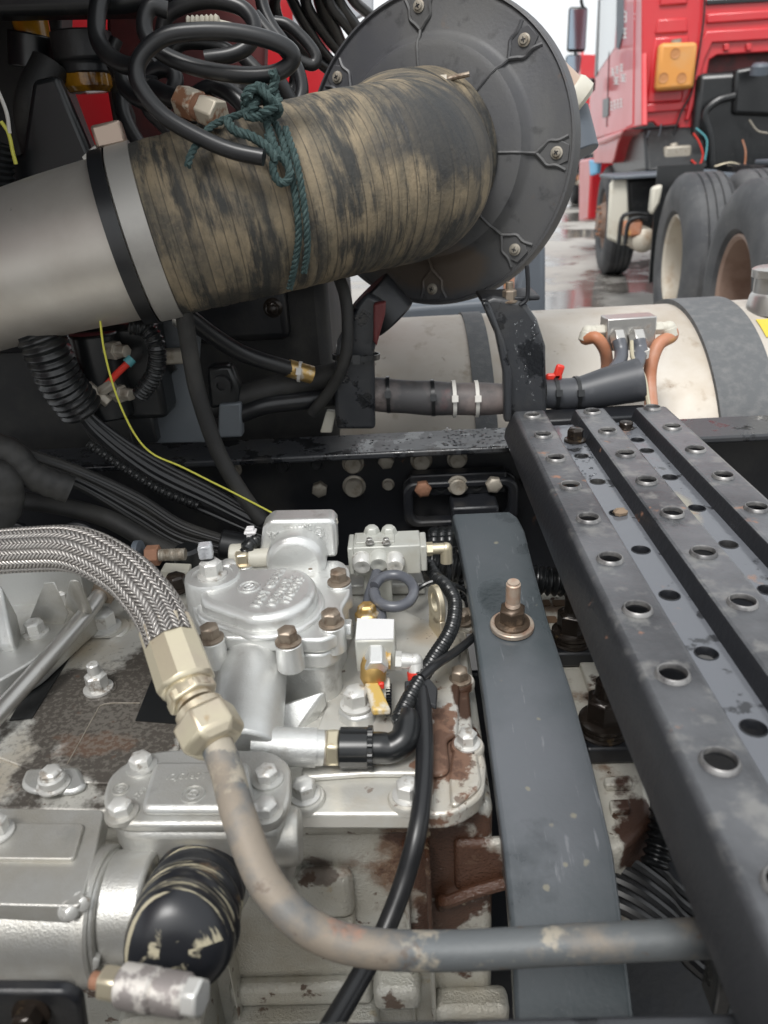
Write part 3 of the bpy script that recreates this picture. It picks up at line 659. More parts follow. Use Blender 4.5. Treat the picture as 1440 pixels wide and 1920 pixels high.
# ribbed bell housing casting at the left
b = MB(); zb = .89
for (l, r_, yy, h) in ((-260, 60, 1150, .05), (-260, 150, 1110, .045)):
    pass
o3 = rpoly([W(a, c, z=zb) for a, c in [(-300, 1075), (150, 1075), (190, 1110), (140, 1150), (60, 1220), (-20, 1265), (-300, 1290)]], .01)
b.prism([p-V((0, 0, .04)) for p in o3], (0, 0, .03)); build('bell_flange', b, m_silver, gb, .005, 3)
o3 = rpoly([W(a, c, z=zb+.03) for a, c in [(-300, 1000), (160, 995), (165, 1010), (150, 1070), (-300, 1080)]], .006)
b = MB(); b.prism([p-V((0, 0, .07)) for p in o3], (0, 0, .075)); build('bell_housing', b, m_silver, gb, .006, 3)
for px0, py0, px1, py1 in ((-10, 1092, 12, 1215), (92, 1088, 66, 1160), (138, 1085, 132, 1130)):
    a = W(px0, py0, z=zb+.05); c = W(px1, py1, z=zb-.005); s = V((.006, 0, 0))
    b = MB(); b.prism([a-s, a+s, c+s*1.3, c-s*1.3], (0, .012, -.045)); build('rib', b, m_silver, gb, .004, 3)
for px, py in ((68, 1188), (117, 1130)): bolt(gb, W(px, py, z=zb-.01), .019, m_boltsilver)
for px, py in ((37, 1248), (20, 1268)):
    b = MB(); b.lathe(W(px, py, z=GZ+.012), (0, 0, 1), [(-.012, .008), (0, .008), (0, .004), (-.006, .004)], 20, False); build('bush', b, m_steel, gb)
b = MB(); b.prism([W(a, c, z=GZ) for a, c in [(-40, 1300), (80, 1215), (50, 1190), (-40, 1240)]], (0, 0, .012)); build('rail_pad', b, m_plate, gb, .003)
# fork shaft rod
rod = hose('shift_rod', PLZ([(205, 1092, .895), (150, 1165, .885), (60, 1268, .875), (-60, 1400, .862)]), .0085, m_steel, 'bare steel rod running diagonally beside the ribbed bell housing', 'rod', n=16, seg=6)
b = MB(); p = W(205, 1098, z=.895); q = W(192, 1115, z=.893); b.cyl(p, q, .0135, n=6); build('hex_end', b, m_boltbrown, rod)

# gear shift cover -------------------------------------------------
SZ = .925
sc_out = [(352, 1090), (362, 1062), (385, 1045), (640, 1046), (655, 1062), (656, 1110), (640, 1136), (648, 1155), (640, 1180), (606, 1196), (385, 1190), (362, 1150)]
SP = rpoly([W(a, c, z=SZ) for a, c in sc_out], .008)
sc_cov = thing('shift_cover', W(520, 1210, z=GZ), 'silver shift cover with raised D shaped dome and embossed FAST GEAR lettering', 'shift cover')
b = MB(); b.prism([p-V((0, 0, .017)) for p in SP], (0, 0, .015)); build('flange', b, m_clean, sc_cov, .003, 3)
b = MB(); b.prism([p+(p-W(500, 1130, z=SZ))*(-.035)-V((0, 0, .035)) for p in SP], (0, 0, .0165)); build('gasket_flange', b, m_clean, sc_cov, .003, 3)
b = MB(); b.prism([V((p.x, p.y, GZ-.004))+(V((p.x, p.y, 0))-V((W(500, 1130, z=SZ).x, W(500, 1130, z=SZ).y, 0)))*(-.10) for p in SP], (0, 0, SZ-GZ-.028)); build('tower_body', b, m_clean, sc_cov, .006, 3)
dome = [(374, 1104), (392, 1080), (445, 1064), (540, 1060), (572, 1066), (592, 1084), (594, 1106), (578, 1130), (548, 1147), (505, 1157), (468, 1158), (374, 1124)]
DP = rpoly([W(a, c, z=SZ+.017) for a, c in dome], .010, 4)
b = MB(); b.prism([p-V((0, 0, .021)) for p in DP], (0, 0, .021)); dm = build('dome', b, m_clean, sc_cov, .007, 4)
b = MB(); b.prism([V((p.x, p.y, SZ-.004))+V(((p-W(480, 1110, z=SZ)).x, (p-W(480, 1110, z=SZ)).y, 0))*.10 for p in DP], (0, 0, .0062)); build('dome_step', b, m_clean, sc_cov, .003, 3)
TZ = SZ+.0175
bx = (W(540, 1065, z=TZ)-W(490, 1135, z=TZ)); by = (W(440, 1105, z=TZ)-W(560, 1120, z=TZ))
for s, px, py, sz_ in (('FAST GEAR', 486, 1138, .0135), ('12JS160T-', 514, 1138, .0135), ('1702015', 541, 1132, .0135)):
    text('lettering', s, m_clean, sc_cov, W(px, py, z=TZ-.0003), bx, by, sz_, .0014)
emblem(sc_cov, W(467, 1100, z=TZ-.0005), bx, by, .0105, m_clean)
# vent boss with bolt and clear cap at the left
p = W(400, 1090, z=SZ+.012)-V((0, 0, .012))
b = MB(); b.lathe(p-V((0, 0, .03)), (0, 0, 1), [(0, .028), (.046, .0265), (.050, .0250), (.050, .0195), (.0485, .019), (.0485, .003)], 36); build('vent_boss', b, m_clean, sc_cov)
bolt(sc_cov, p+V((0, 0, .0182)), .021, m_boltsilver, rot=.2)
b = MB(); b.cyl(p+V((-.002, .002, .030)), p+V((-.002, .002, .038)), .006, n=16); build('breather', b, m_plastic, sc_cov)
b = MB(); b.box(p+V((-.003, .002, .044)), (.013, .013, .014), M.Rotation(.15, 3, 'Z')); build('clear_cap', b, m_clear, sc_cov, .002)
b = MB(); b.lathe(p+V((.010, .022, .004)), (0, 0, 1), [(0, .014), (.003, .014), (.003, .004)], 24); build('washer', b, m_clean, sc_cov)
bolt(sc_cov, p+V((.010, .022, .007)), .018, m_boltsilver)
for px, py, m in [(457, 1058, m_zinc), (584, 1060, m_boltbrown), (636, 1094, m_boltbrown), (622, 1172, m_boltbrown), (541, 1206, m_boltbrown), (396, 1200, m_boltbrown)]:
    q = W(px, py, z=SZ)
    b = MB(); b.lathe(q-V((0, 0, .024)), (0, 0, 1), [(0, .0120), (.024, .0114), (.0255, .0100)], 24); build('bolt_boss', b, m_clean, sc_cov)
    bolt(sc_cov, q+V((0, 0, .0012)), .0172, m)
# front gusset web and foot lug
a = W(525, 1300, z=.875); c = W(612, 1290, z=.875)
b = MB(); b.prism([W(520, 1320, z=.865), W(612, 1292, z=.875), W(560, 1370, z=.845), W(505, 1390, z=.845)], (.0, .004, -.02)); build('gusset', b, m_clean, sc_cov, .003)
b = MB(); b.prism(rpoly([W(a_, c_, z=.862) for a_, c_ in [(630, 1330), (665, 1290), (702, 1300), (700, 1340), (660, 1350)]], .006), (0, 0, -.02)); build('foot_lug', b, m_clean, sc_cov, .003)
bolt(sc_cov, W(669, 1322, z=.863), .022, m_boltsilver)
# shift shaft barrel to the front
p0 = W(470, 1250, z=.892); p1 = W(455, 1420, z=.872)
b = MB(); b.cyl(p0+V((0, .03, 0)), p1, .030, n=32); build('shaft_barrel', b, m_clean, sc_cov, .003)
# sensor tube and plug going right
s0 = W(470, 1398, z=.878); s1 = W(606, 1402, z=.868)
ax = (s1-s0).normalized()
b = MB(); b.cyl(s0, s1-ax*.006, mm(36, s1), n=28); b.cyl(s1-ax*.006, s1, mm(33, s1), n=28); build('sensor_tube', b, m_clean, sc_cov)

tw = thing('shift_tower', W(560, 1060, z=SZ), 'silver casting box with upside down FAST GEAR lettering behind the shift cover', 'casting')
T0 = [W(a, c, z=SZ+.012) for a, c in [(480, 1042), (632, 1044), (628, 1010), (488, 1008)]]
yb = T0[0].y
def towerprism(pts, y0, dy): return MB().prism([W(a, c, y=y0) for a, c in pts], (0, dy, 0))
build('tower_box', towerprism([(484, 1046), (492, 990), (506, 976), (622, 974), (630, 985), (632, 1046)], yb+.012, .028), m_clean, tw, .004, 3)
b = MB(); q = W(556, 1050, y=yb-.002); b.lathe(q-V((0, .012, 0)), (0, 1, 0), [(0, .025), (.006, .030), (.05, .030)], 32); build('dome_boss', b, m_clean, tw, .002)
b = MB(); q = W(562, 982, y=yb+.028); b.lathe(q-V((0, 0, .005)), (0, 0, 1), [(0, .020), (.009, .019), (.0105, .014), (.0105, .003)], 28); build('top_cap', b, m_clean, tw)
b = MB(); q = W(618, 980, y=yb+.026); b.lathe(q, (0, 0, 1), [(0, .009), (.004, .008), (.005, .003)], 16); build('corner_knob', b, m_cream, tw)
fz = W(560, 1000, y=yb+.0115)
for s, px, py, hh in (('FAST GEAR', 584, 994, .0092), ('12JS160T', 592, 984, .0075)):
    text('lettering', s, m_clean, tw, W(px, py, y=yb+.0118), (-1, 0, 0), (0, 0, -1), hh, .0015)
emblem(tw, W(598, 998, y=yb+.0118), (-1, 0, 0), (0, 0, -1), .0055, m_clean, .001)
for px, py, rr, dx in ((443, 1042, .0125, .035), (478, 1046, .0095, .03)):
    q = W(px, py, z=SZ+.006); b = MB(); b.cyl(q-V((.006, 0, 0)), q+V((dx*.6, 0, 0)), rr, n=20); build('side_switch', b, m_cream, tw, .002)
q = W(470, 1000, y=yb+.02); b = MB(); b.box(q, (.008, .008, .014)); b.box(q+V((0, 0, .002)), (.012, .01, .003)); build('clip', b, m_white, tw, .001)
hose('boot', PL([(462, 1035, yb+.01), (468, 1022, yb+.012), (482, 1012, yb+.02)]), .0075, m_plastic, parent=tw, step=.0012, rf=conduit_rf(.0045, .12))

# shift head (box with lid) ----------------------------------------
LZ = .893
sh = thing('gearshift_box', W(380, 1560, z=.80), 'silver gearshift box with bolted lid and round emblem below the braided hose', 'gearshift box')
lid = rpoly([W(a, c, z=LZ) for a, c in [(190, 1500), (205, 1450), (262, 1412), (330, 1403), (505, 1405), (545, 1430), (545, 1500), (520, 1545), (215, 1545)]], .010)
b = MB(); b.prism([p-V((0, 0, .009)) for p in lid], (0, 0, .009)); build('lid', b, m_silver, sh, .003, 3)
b = MB(); b.prism([p+(p-W(370, 1480, z=LZ))*(-.045)-V((0, 0, .075)) for p in lid], (0, 0, .0655)); build('box', b, m_silver, sh, .006, 3)
pad = rpoly([W(a, c, z=LZ) for a, c in [(265, 1532), (292, 1440), (470, 1440), (478, 1532)]], .007)
b = MB(); b.prism([p-V((0, 0, .001)) for p in pad], (0, 0, .0085)); build('raised_lid', b, m_silver, sh, .004, 3)
emblem(sh, W(362, 1489, z=LZ+.0073), (1, 0, 0), (0, 1, 0), .0085, m_silver, .0012)
emblem(sh, W(226, 1480, z=LZ-.0002), (1, 0, 0), (0, 1, 0), .006, m_silver, .0012)
text('lettering', '12JS160T', m_silver, sh, W(308, 1462, z=LZ+.0073), (1, 0, 0), (0, 1, 0), .008, .0007)
text('lettering', '1708', m_silver, sh, W(254, 1500, z=LZ-.0002), (.55, 1, 0), (-1, .5, 0), .006, .0007)
for px, py, m in ((266, 1437, m_boltsilver), (229, 1525, m_boltsilver), (502, 1462, m_boltrust), (500, 1525, m_boltsilver)):
    q = W(px, py, z=LZ)
    b = MB(); b.lathe(q-V((0, 0, .001)), (0, 0, 1), [(0, .0118), (.0028, .0115), (.0035, .009)], 24); build('washer', b, m_silver, sh)
    bolt(sh, q+V((0, 0, .002)), .0162, m if m is not m_boltrust else m_boltsilver, kind='plain')
# round plug on the right wall
q = W(540, 1570, z=LZ-.035); b = MB(); b.lathe(q+V((-.02, 0, 0)), (1, .05, 0), [(0, .020), (.025, .020), (.029, .018), (.029, .003)], 28); build('end_plug', b, m_silver, sh, .001)
# collar and rubber boot pointing to the viewer
c0 = W(378, 1648, y=W(372, 1545, z=LZ).y+.006); c1 = W(332, 1768, y=.298)
ax = (c1-c0).normalized(); Lb = (c1-c0).length
b = MB(); b.lathe(c0-ax*.01, ax, [(0, .036), (.012, .036), (.018, .0335), (.022, .0325)], 40); build('collar', b, m_silver, sh)
br_ = .0305
prof = [(0, br_*1.0)]
for k in range(1, 33):
    t = k/32*Lb*.74; prof.append((.008+t, br_*(1+.03*k/32)*(1+.065*math.sin(t/(Lb*.74)*2*math.pi*3.6))))
prof += [(Lb*.90, br_*1.05), (Lb*.97, br_*1.0), (Lb*1.03, br_*.86), (Lb*1.07, br_*.58), (Lb*1.08, .008)]
b = MB(); b.lathe(c0+ax*.004, ax, prof, 40, wob=lambda u, d: 1+(.04*math.cos(2*math.pi*3*u+1.2) if d > Lb*.7 else 0)); build('rubber_boot', b, m_boot, sh, ang=70)
# clevis joint at the bottom
j = thing('linkage_joint', W(280, 1880, y=.245), 'pale scratched linkage joint with hex nut under the oily rubber boot', 'linkage')
p0, p1 = W(175, 1838, y=.262), W(380, 1872, y=.248)
ax = (p1-p0).normalized(); Lj = (p1-p0).length
m_joint = mat('chipped zinc joint', (.27, .245, .235), .5, .4, [dict(col=(.62, .59, .55), s=40, lo=.52, hi=.56, a=.9), dict(col=(.22, .12, .07), s=30, lo=.58, hi=.66, a=.8)])
b = MB(); b.cyl(p0, p0+ax*Lj*.12, .0045, n=16); build('stub', b, m_boltrust, j)
b = MB(); b.cyl(p0+ax*Lj*.10, p0+ax*Lj*.28, .0092, n=6); build('hex_nut', b, m_zinc, j, .0015)
b = MB(); b.lathe(p0+ax*Lj*.27, ax, [(0, .0095), (Lj*.02, .0108), (Lj*.30, .0108), (Lj*.32, .0095), (Lj*.33, .0088), (Lj*.35, .0104), (Lj*.58, .0104), (Lj*.61, .009)], 28); build('barrel', b, m_joint, j)
b = MB(); b.cyl(p1-ax*Lj*.15, p1, .0098, n=6); build('end_nut', b, m_boltsilver, j, .0015)
wallbox(250, 1815, 440, 1990, .05, 'case_foot', .006)

# range cylinder at the left edge
rc = thing('range_cylinder', W(100, 1700, z=.78), 'silver range change cylinder with rectangular cover beside the gearshift box', 'cylinder')
CZ = .878
cp = rpoly([W(a, c, z=CZ) for a, c in [(-260, 1510), (196, 1518), (178, 1600), (150, 1700), (-260, 1690)]], .005)
b = MB(); b.prism([p-V((0, 0, .016)) for p in cp], (0, 0, .016)); build('cover', b, m_silver, rc, .003, 3)
cp2 = rpoly([W(a, c, z=CZ) for a, c in [(-200, 1548), (160, 1550), (140, 1618), (-200, 1614)]], .004)
b = MB(); b.prism([p-V((0, 0, .001)) for p in cp2], (0, 0, .0045)); build('raised_panel', b, m_silver, rc, .0022, 3)
y0 = W(0, 1600, z=CZ).y
pc = V((0, W(60, 1630, z=CZ).y+.0, CZ-.044))
xe = W(165, 1720, y=pc.y-.03).x
b = MB(); b.cyl((-.5, pc.y, pc.z), (xe, pc.y, pc.z), .0405, n=40); build('barrel', b, m_silver, rc, .002)
b = MB(); b.cyl((xe-.002, pc.y+.004, pc.z+.002), (xe+.028, pc.y+.004, pc.z+.002), .036, n=36); build('neck', b, m_silver, rc, .003)
b = MB(); b.lathe((xe-.012, pc.y, pc.z), (1, 0, 0), [(0, .0440), (.008, .0440), (.010, .0425)], 40); build('end_ring', b, m_silver, rc)
for px, py in ((150, 1690), (128, 1706)): bolt(rc, W(px, py, z=CZ-.006), .010, m_boltsilver, (.6, -.6, .3))
bolt(rc, W(172, 1790, y=.33), .012, m_boltsilver, (.3, -1, .2)); bolt(rc, W(195, 1790, y=.335), .008, m_boltsilver, (.3, -1, .2))
bolt(rc, W(-4, 1562, z=CZ+.004), .017, m_boltsilver)

# rear part of the gearbox right of the cross member ---------------
rg = thing('gearbox_rear_housing', W(1100, 1400, z=.6), 'stained white rear housing in the gap right of the cross member', 'housing')
RZ = .775
b = MB(); P = [W(a, c, z=RZ) for a, c in [(940, 1090), (1120, 1090), (1180, 1240), (1215, 1420), (1222, 1540), (1165, 1592), (960, 1600), (940, 1400)]]
m_rear = mat('stained pale casting', (.55, .53, .47), .42, .2, [dict(col=(.20, .12, .07), s=15, lo=.54, hi=.62, a=.85, r=.4), dict(col=(.05, .025, .015), s=16, lo=.60, hi=.66, a=.9, r=.25), dict(col=(.06, .03, .02), s=26, lo=.45, hi=.6, c=W(1210, 1560, z=RZ), rad=(.035, .12, .2), amp=1.4, r=.5), dict(col=(.10, .06, .04), s=60, lo=.63, hi=.66)], bump=(250, .3, .003))
b.prism([p-V((0, 0, .12)) for p in P], (0, 0, .12)); build('housing', b, m_rear, rg, .006, 3)
for pts, h in (([(1000, 1120), (1100, 1115), (1125, 1190), (1010, 1190)], .004), ([(1080, 1235), (1170, 1232), (1220, 1350), (1120, 1350)], .008), ([(1130, 1470), (1180, 1465), (1185, 1483), (1135, 1485)], .008), ([(1140, 1512), (1178, 1510), (1182, 1530), (1145, 1532)], .008)):
    b = MB(); b.prism(rpoly([W(a, c, z=RZ) for a, c in pts], .003), (0, 0, h)); build('cast_pad', b, m_rear, rg, .0015)
for px, py in ((1018, 1132), (1050, 1132), (1030, 1163)):
    b = MB(); q = W(px, py, z=RZ+.004); b.prism(rpoly([q+V((sx*.009, sy*.007, .0006)) for sx, sy in ((-1, -1), (1, -1), (1, 1), (-1, 1))], .003), (0, 0, .001)); build('cast_recess', b, mat('brown film', (.16, .10, .06), .4) if px == 1018 else bpy.data.materials['brown film'], rg)
mt = thing('gearbox_mount', W(1100, 1300, z=.76), 'oily black mounting arms with two large nuts beside the cross member', 'mount')
for pts, bp in (([(1020, 1180), (1110, 1178), (1215, 1178), (1225, 1222), (1040, 1226)], (1072, 1195)), ([(1075, 1340), (1180, 1338), (1290, 1338), (1300, 1400), (1100, 1405)], (1130, 1362))):
    b = MB(); b.prism(rpoly([W(a, c, z=.795) for a, c in pts], .004), (0, 0, -.018)); build('arm', b, m_dark, mt, .003)
    q = W(*bp, z=.798)
    b = MB(); b.lathe(q-V((0, 0, .004)), (0, 0, 1), [(0, .024), (.003, .0245), (.004, .022), (.008, .022), (.009, .020), (.012, .020)], 32); build('washer_stack', b, m_boltoil, mt)
    bolt(mt, q+V((0, 0, .006)), .034, m_boltoil, kind='tall', name='nut')
for k in range(6):
    a = W(1170+k*3, 1590+k*24, z=.74); c = W(1300+k*8, 1690+k*30, z=.70)
    hose('air_line', [W(1090, 1560+k*22, z=.745), a, a.lerp(c, .5)+V((0, 0, .004)), c, c+V((.12, -.06, -.05))], .0058, m_rubber, 'black air line in the parallel bunch under the walkway plate', 'air line', 'air lines under the walkway plate', n=10, seg=5)
hose('conduit', PLZ([(1246, 1500, .79), (1242, 1560, .77), (1228, 1625, .75)]), .011, m_plastic, 'short dark corrugated conduit above the bunch of air lines', 'conduit', step=.0012, rf=conduit_rf(.007, .14), n=16)
hose('conduit', PLZ([(700, 1040, .86), (860, 1062, .84), (1000, 1086, .83), (1090, 1090, .82), (1200, 1070, .80)]), .016, m_plastic, 'black corrugated conduit passing under the cross member', 'conduit', step=.0014, rf=conduit_rf(.0075, .12), n=20)
for k in range(4):
    x = W(812+k*15, 1000, y=.9).x
    hose('conduit', [(x, .88, .70), (x, .882, .79), (x+.001, .90, .832), (x+.003, .94, .825), (x+.006, .985, .76)], .0085, m_plastic, 'upright black conduit between the valve block and the cross member', 'conduit', 'upright conduits beside the cross member', step=.0016, rf=conduit_rf(.006, .1), n=12)

# dark plate added to blacken the lower left corner
nb = thing('corner_plate', W(60, 1900, y=.26), 'added dark plate by the near chassis rail below the range cylinder', 'bracket')
b = MB(); b.prism(rpoly([W(a, c, y=.262) for a, c in [(-200, 1860), (120, 1862), (150, 1880), (165, 1990), (-200, 1990)]], .004), (0, .008, 0)); build('plate', b, m_dark, nb, .003)
bolt(nb, W(60, 1900, y=.261), .016, m_boltoil, (0, -1, .3))

# ------------------------------------------------------------------ valve block
vz = .925
vb = thing('valve_block', W(725, 1060, z=.88), 'cream painted pneumatic valve block with capped ports behind the small regulator', 'valve')
a, c = W(662, 1032, z=vz), W(788, 1024, z=vz)
vy = a.y; wX = c.x-a.x; cx = (a.x+c.x)/2
b = MB(); b.box((cx, vy+.018, vz-.014), (wX, .036, .034)); build('body', b, m_vblock, vb, .0015)
b = MB(); b.box((cx-.012, vy+.018, vz+.004), (wX*.58, .022, .003)); build('top_plate', b, m_vblock, vb, .0008)
b = MB(); b.box((c.x+.003, vy+.018, vz-.014), (.007, .034, .030)); build('end_cap', b, m_vblock, vb, .0015)
b = MB(); b.box((a.x-.003, vy+.018, vz-.014), (.006, .034, .032)); build('end_cap', b, m_vblock, vb, .0015)
for px, py in ((697, 993), (729, 993)):
    q = W(px, py, y=vy+.03); b = MB(); b.lathe(q-V((0, 0, .012)), (0, 0, 1), [(0, .009), (.010, .009), (.015, .007), (.017, .003)], 6); build('port_cap', b, m_vblock, vb, .001)
for px, py, m in ((679, 1050, m_boltsilver), (710, 1046, m_vblock), (740, 1050, m_boltsilver)):
    q = W(px, py, y=vy-.001); b = MB(); b.lathe(q+V((0, .004, 0)), (0, -1, -.25), [(0, .0105), (.010, .0105), (.014, .0085), (.014, .004), (.012, .001)], 24); build('port_plug', b, m, vb)
for px in (693, 724): bolt(vb, W(px, 1018, z=vz+.006), .007, m_steel)
q = W(790, 1030, y=vy+.012)
b = MB(); b.cyl(q, q+V((.012, 0, 0)), .0075, n=6); b.cyl(q+V((.010, 0, 0)), q+V((.024, 0, 0)), .006, n=20); b.sphere(q+V((.026, 0, 0)), .0066, 14); b.cyl(q+V((.026, 0, 0)), q+V((.026, -.002, -.016)), .0065, n=20); build('elbow_fitting', b, m_zinc, vb)
e0 = q+V((.026, -.002, -.014))
hose('air_tube', [e0, e0+V((.001, -.004, -.02)), W(795, 1098, z=.875), W(765, 1120, z=.875), W(790, 1100, z=.88), W(820, 1090, z=.884), W(866, 1104, z=.872), W(886, 1130, z=.845), W(905, 1160, z=.835)], .0026, m_plastic, 'thin black air tube looping from the elbow of the valve block', 'air tube', n=8)
b = MB(); b.box((cx-.012, vy+.012, .868), (.03, .012, .06)); build('bracket', b, m_vblock, vb, .002)
b = MB(); b.prism([W(a_, c_, z=GZ) for a_, c_ in [(650, 1118), (800, 1116), (790, 1086), (650, 1088)]], (0, 0, .014)); build('foot_plate', b, m_silver, vb, .003)

# grey pipe coil between valve block and regulator
pcz = .905
hose('air_pipe', [W(710, 1062, z=.905), W(704, 1082, z=.90), W(696, 1105, z=.895), W(690, 1128, z=.892), W(688, 1142, z=.89)], .0055, m_ghose, 'short grey pipe dropping from the valve block to the brass adapter', 'pipe', n=12)
q = W(688, 1146, z=.895)
b = MB(); b.lathe(q-V((0, 0, .012)), (0, 0, 1), [(0, .0125), (.010, .0125), (.012, .010), (.018, .009), (.020, .006)], 6); tag(build('pipe_adapter', b, m_brass, bevel=.001), 'brass hex adapter standing behind the regulator block', 'fitting')
ring = [W(738+38*math.cos(t), 1108+30*math.sin(t), z=.905-.004*math.sin(t)) for t in [math.pi*1.10+k*2*math.pi/12 for k in range(12)]]
hose('air_pipe', ring+[W(703, 1112, z=.903), W(706, 1135, z=.897), W(714, 1150, z=.89), W(716, 1175, z=.885)], .0054, m_ghose, 'grey air pipe bent into a full loop beside the shift cover', 'pipe', n=12, seg=5)

# regulator block
rz = .912
rg_ = thing('regulator', W(695, 1235, z=.86), 'cream rectangular regulator block with a pale label top', 'regulator')
P = [W(x_, y_, z=rz) for x_, y_ in [(652, 1202), (740, 1200), (741, 1162), (668, 1160)]]
P[0].x = P[3].x
b = MB(); b.prism([p-V((0, 0, .034)) for p in P], (0, 0, .034)); build('body', b, m_vblock, rg_, .002)
b = MB(); b.prism([p+(sum(P, V())/4-p)*.06 for p in P], (0, 0, .0012)); build('label_plate', b, mat('pale label', (.66, .66, .66), .5), rg_)
q = W(652, 1180, z=rz-.008); b = MB(); b.cyl(q+V((.004, 0, 0)), q-V((.012, 0, 0)), .0095, n=6); b.cyl(q-V((.010, 0, 0)), q-V((.026, 0, 0)), .0085, n=20); build('side_fitting', b, m_clean, rg_, .001)
# brass drain valve with elbow
bv = thing('brass_valve', W(715, 1310, z=.85), 'brass shut off valve with yellow lever below the regulator block', 'valve')
q = W(706, 1232, y=P[0].y-.003)
b = MB(); b.cyl(q+V((0, .01, .004)), q+V((0, -.012, -.004)), .0105, n=6); build('union', b, m_clean, bv, .001)
v1 = W(700, 1262, z=.885)
b = MB(); b.lathe(v1+V((.001, .008, .010)), V((-.1, -.35, -1)), [(0, .010), (.006, .0115), (.018, .0115), (.024, .008), (.028, .0085), (.034, .007), (.036, .003)], 24); build('valve_body', b, m_brass, bv)
b = MB(); l0 = W(695, 1290, z=.876); l1 = W(712, 1342, z=.866); s = V((.009, 0, 0)); b.prism([l0-s*.6, l0+s*.8, l1+s*1.1, l1-s*.7], (0, .002, .005)); build('lever', b, mat('yellow lever', (.46, .31, .08), .5, 0.2, [dict(col=(.50, .46, .38), s=40, lo=.5, hi=.58)]), bv, .0015)
b = MB(); l0 = W(722, 1278, z=.872); l1 = W(724, 1340, z=.855); b.prism([l0-s*.4, l0+s*.5, l1+s*.5, l1-s*.8], (0, .002, .004)); build('second_lever', b, m_cream, bv, .001)
b = MB(); b.box(W(715, 1285, z=.878), (.005, .004, .006)); build('red_tip', b, m_redtube, bv, .001)
for k in range(12):
    q = W(729, 1285+k*5, z=.870-.001*k); b = MB(); b.box(q, (.005, .0012, .003)); build('rack_tooth', b, m_dark, bv)
q0 = W(722, 1238, z=.892); q1 = W(778, 1240, z=.890); ax = (q1-q0).normalized(); L_ = (q1-q0).length
b = MB(); b.lathe(q0-ax*.006, ax, [(0, .009), (L_*.28, .009), (L_*.30, .0075), (L_*.42, .0075)], 8); build('brass_union', b, m_brass, bv)
b = MB(); b.cyl(q0+ax*L_*.34, q0+ax*L_*.55, .0085, n=6); b.cyl(q0+ax*L_*.55, q0+ax*L_*.8, .007, n=20); b.sphere(q1, .0072, 14); b.cyl(q0+ax*L_*.75, q1, .0065, n=20); b.cyl(q1, q1+V((.001, -.006, -.012)), .0068, n=20); build('push_fitting', b, m_boltsilver, bv)
b = MB(); b.cyl(q1+V((.0008, -.004, -.008)), q1+V((.0012, -.0075, -.016)), .0082, n=20); build('red_ring', b, m_redtube, bv)
h0 = q1+V((.0012, -.008, -.017))
# black hose dropping to the front, taped to the conduit
hz = [h0, W(790, 1300, z=.875), W(796, 1380, z=.868), W(794, 1470, z=.862), W(782, 1560, z=.85), W(755, 1660, y=.385), W(715, 1760, y=.36), W(668, 1845, y=.33), W(600, 1960, y=.29)]
hose('air_hose', hz, .0072, m_rubber, 'black air hose curving down over the oil stained gearbox case', 'air hose', n=16)
b = MB(); t0 = W(785, 1282, z=.880); b.prism([t0+V((-.012, 0, .004)), t0+V((.010, .002, .004)), t0+V((.016, -.004, -.002)), t0+V((.014, -.022, -.006)), t0+V((.002, -.018, -.002)), t0+V((-.013, -.020, -.004))], (0, -.002, -.004)); tag(build('tape_flap', b, m_rubber, bevel=.001), 'loose flap of black tape binding the conduit to the air hose', 'tape')

# sensor plug with conduit
sp_ = thing('sensor_plug', W(690, 1440, z=.85), 'black ribbed sensor plug with brass nut on the silver sensor tube', 'plug')
s0 = W(604, 1402, z=.868); s1 = W(752, 1402, z=.866); ax = (s1-s0).normalized(); L_ = (s1-s0).length; r0 = mm(32, s0)
b = MB(); b.cyl(s0-ax*.003, s0+ax*L_*.07, r0, n=28); build('sleeve', b, m_boltpale, sp_)
b = MB(); b.cyl(s0+ax*L_*.06, s0+ax*L_*.23, r0*1.16, n=6, phase=.3); build('hex_nut', b, m_zinc, sp_, .002)
b = MB(); b.lathe(s0+ax*L_*.22, ax, [(0, r0*1.1), (L_*.02, r0*1.2), (L_*.36, r0*1.2), (L_*.37, r0*1.05)], 36, wob=lambda u, d: 1-.05*(math.sin(u*2*math.pi*9) > .2)); build('coupling_ring', b, m_plastic, sp_, ang=25)
b = MB(); b.lathe(s0+ax*L_*.585, ax, [(0, r0*1.05), (0, r0*1.28), (L_*.06, r0*1.28), (L_*.06, r0)], 72, wob=lambda u, d: 1-.05*(math.sin(u*2*math.pi*24) > 0)); build('toothed_ring', b, m_plastic, sp_, ang=25)
b = MB(); e1 = s0+ax*L_*.88
b.tube([s0+ax*L_*.64, s0+ax*L_*.75, e1, e1+ax*.010+V((0, .004, .005)), e1+ax*.012+V((.001, .016, .010)), e1+ax*.012+V((.002, .026, .012))], [r0*.92, r0*.92, r0*.88, r0*.85, r0*.8, r0*.62], 24, 6); build('elbow', b, m_plastic, sp_)
e2 = e1+ax*.012+V((.002, .024, .012))
hose('conduit', [e2, W(748, 1352, z=.878), W(772, 1302, z=.878), W(812, 1236, z=.882), W(846, 1180, z=.886), W(853, 1130, z=.89), W(838, 1100, z=.89), W(818, 1082, z=.885), W(806, 1060, z=.88)], .0066, m_plastic, 'black corrugated conduit rising from the sensor plug past the lifting eye', 'conduit', step=.0009, rf=conduit_rf(.0042, .10), n=16)
hose('cable', [W(790, 1270, z=.885), W(815, 1248, z=.886), W(848, 1226, z=.876), W(876, 1205, z=.858), W(905, 1180, z=.84), W(940, 1165, z=.835)], .0042, m_rubber, 'thin black cable leaving the taped joint towards the cross member', 'cable', n=10)

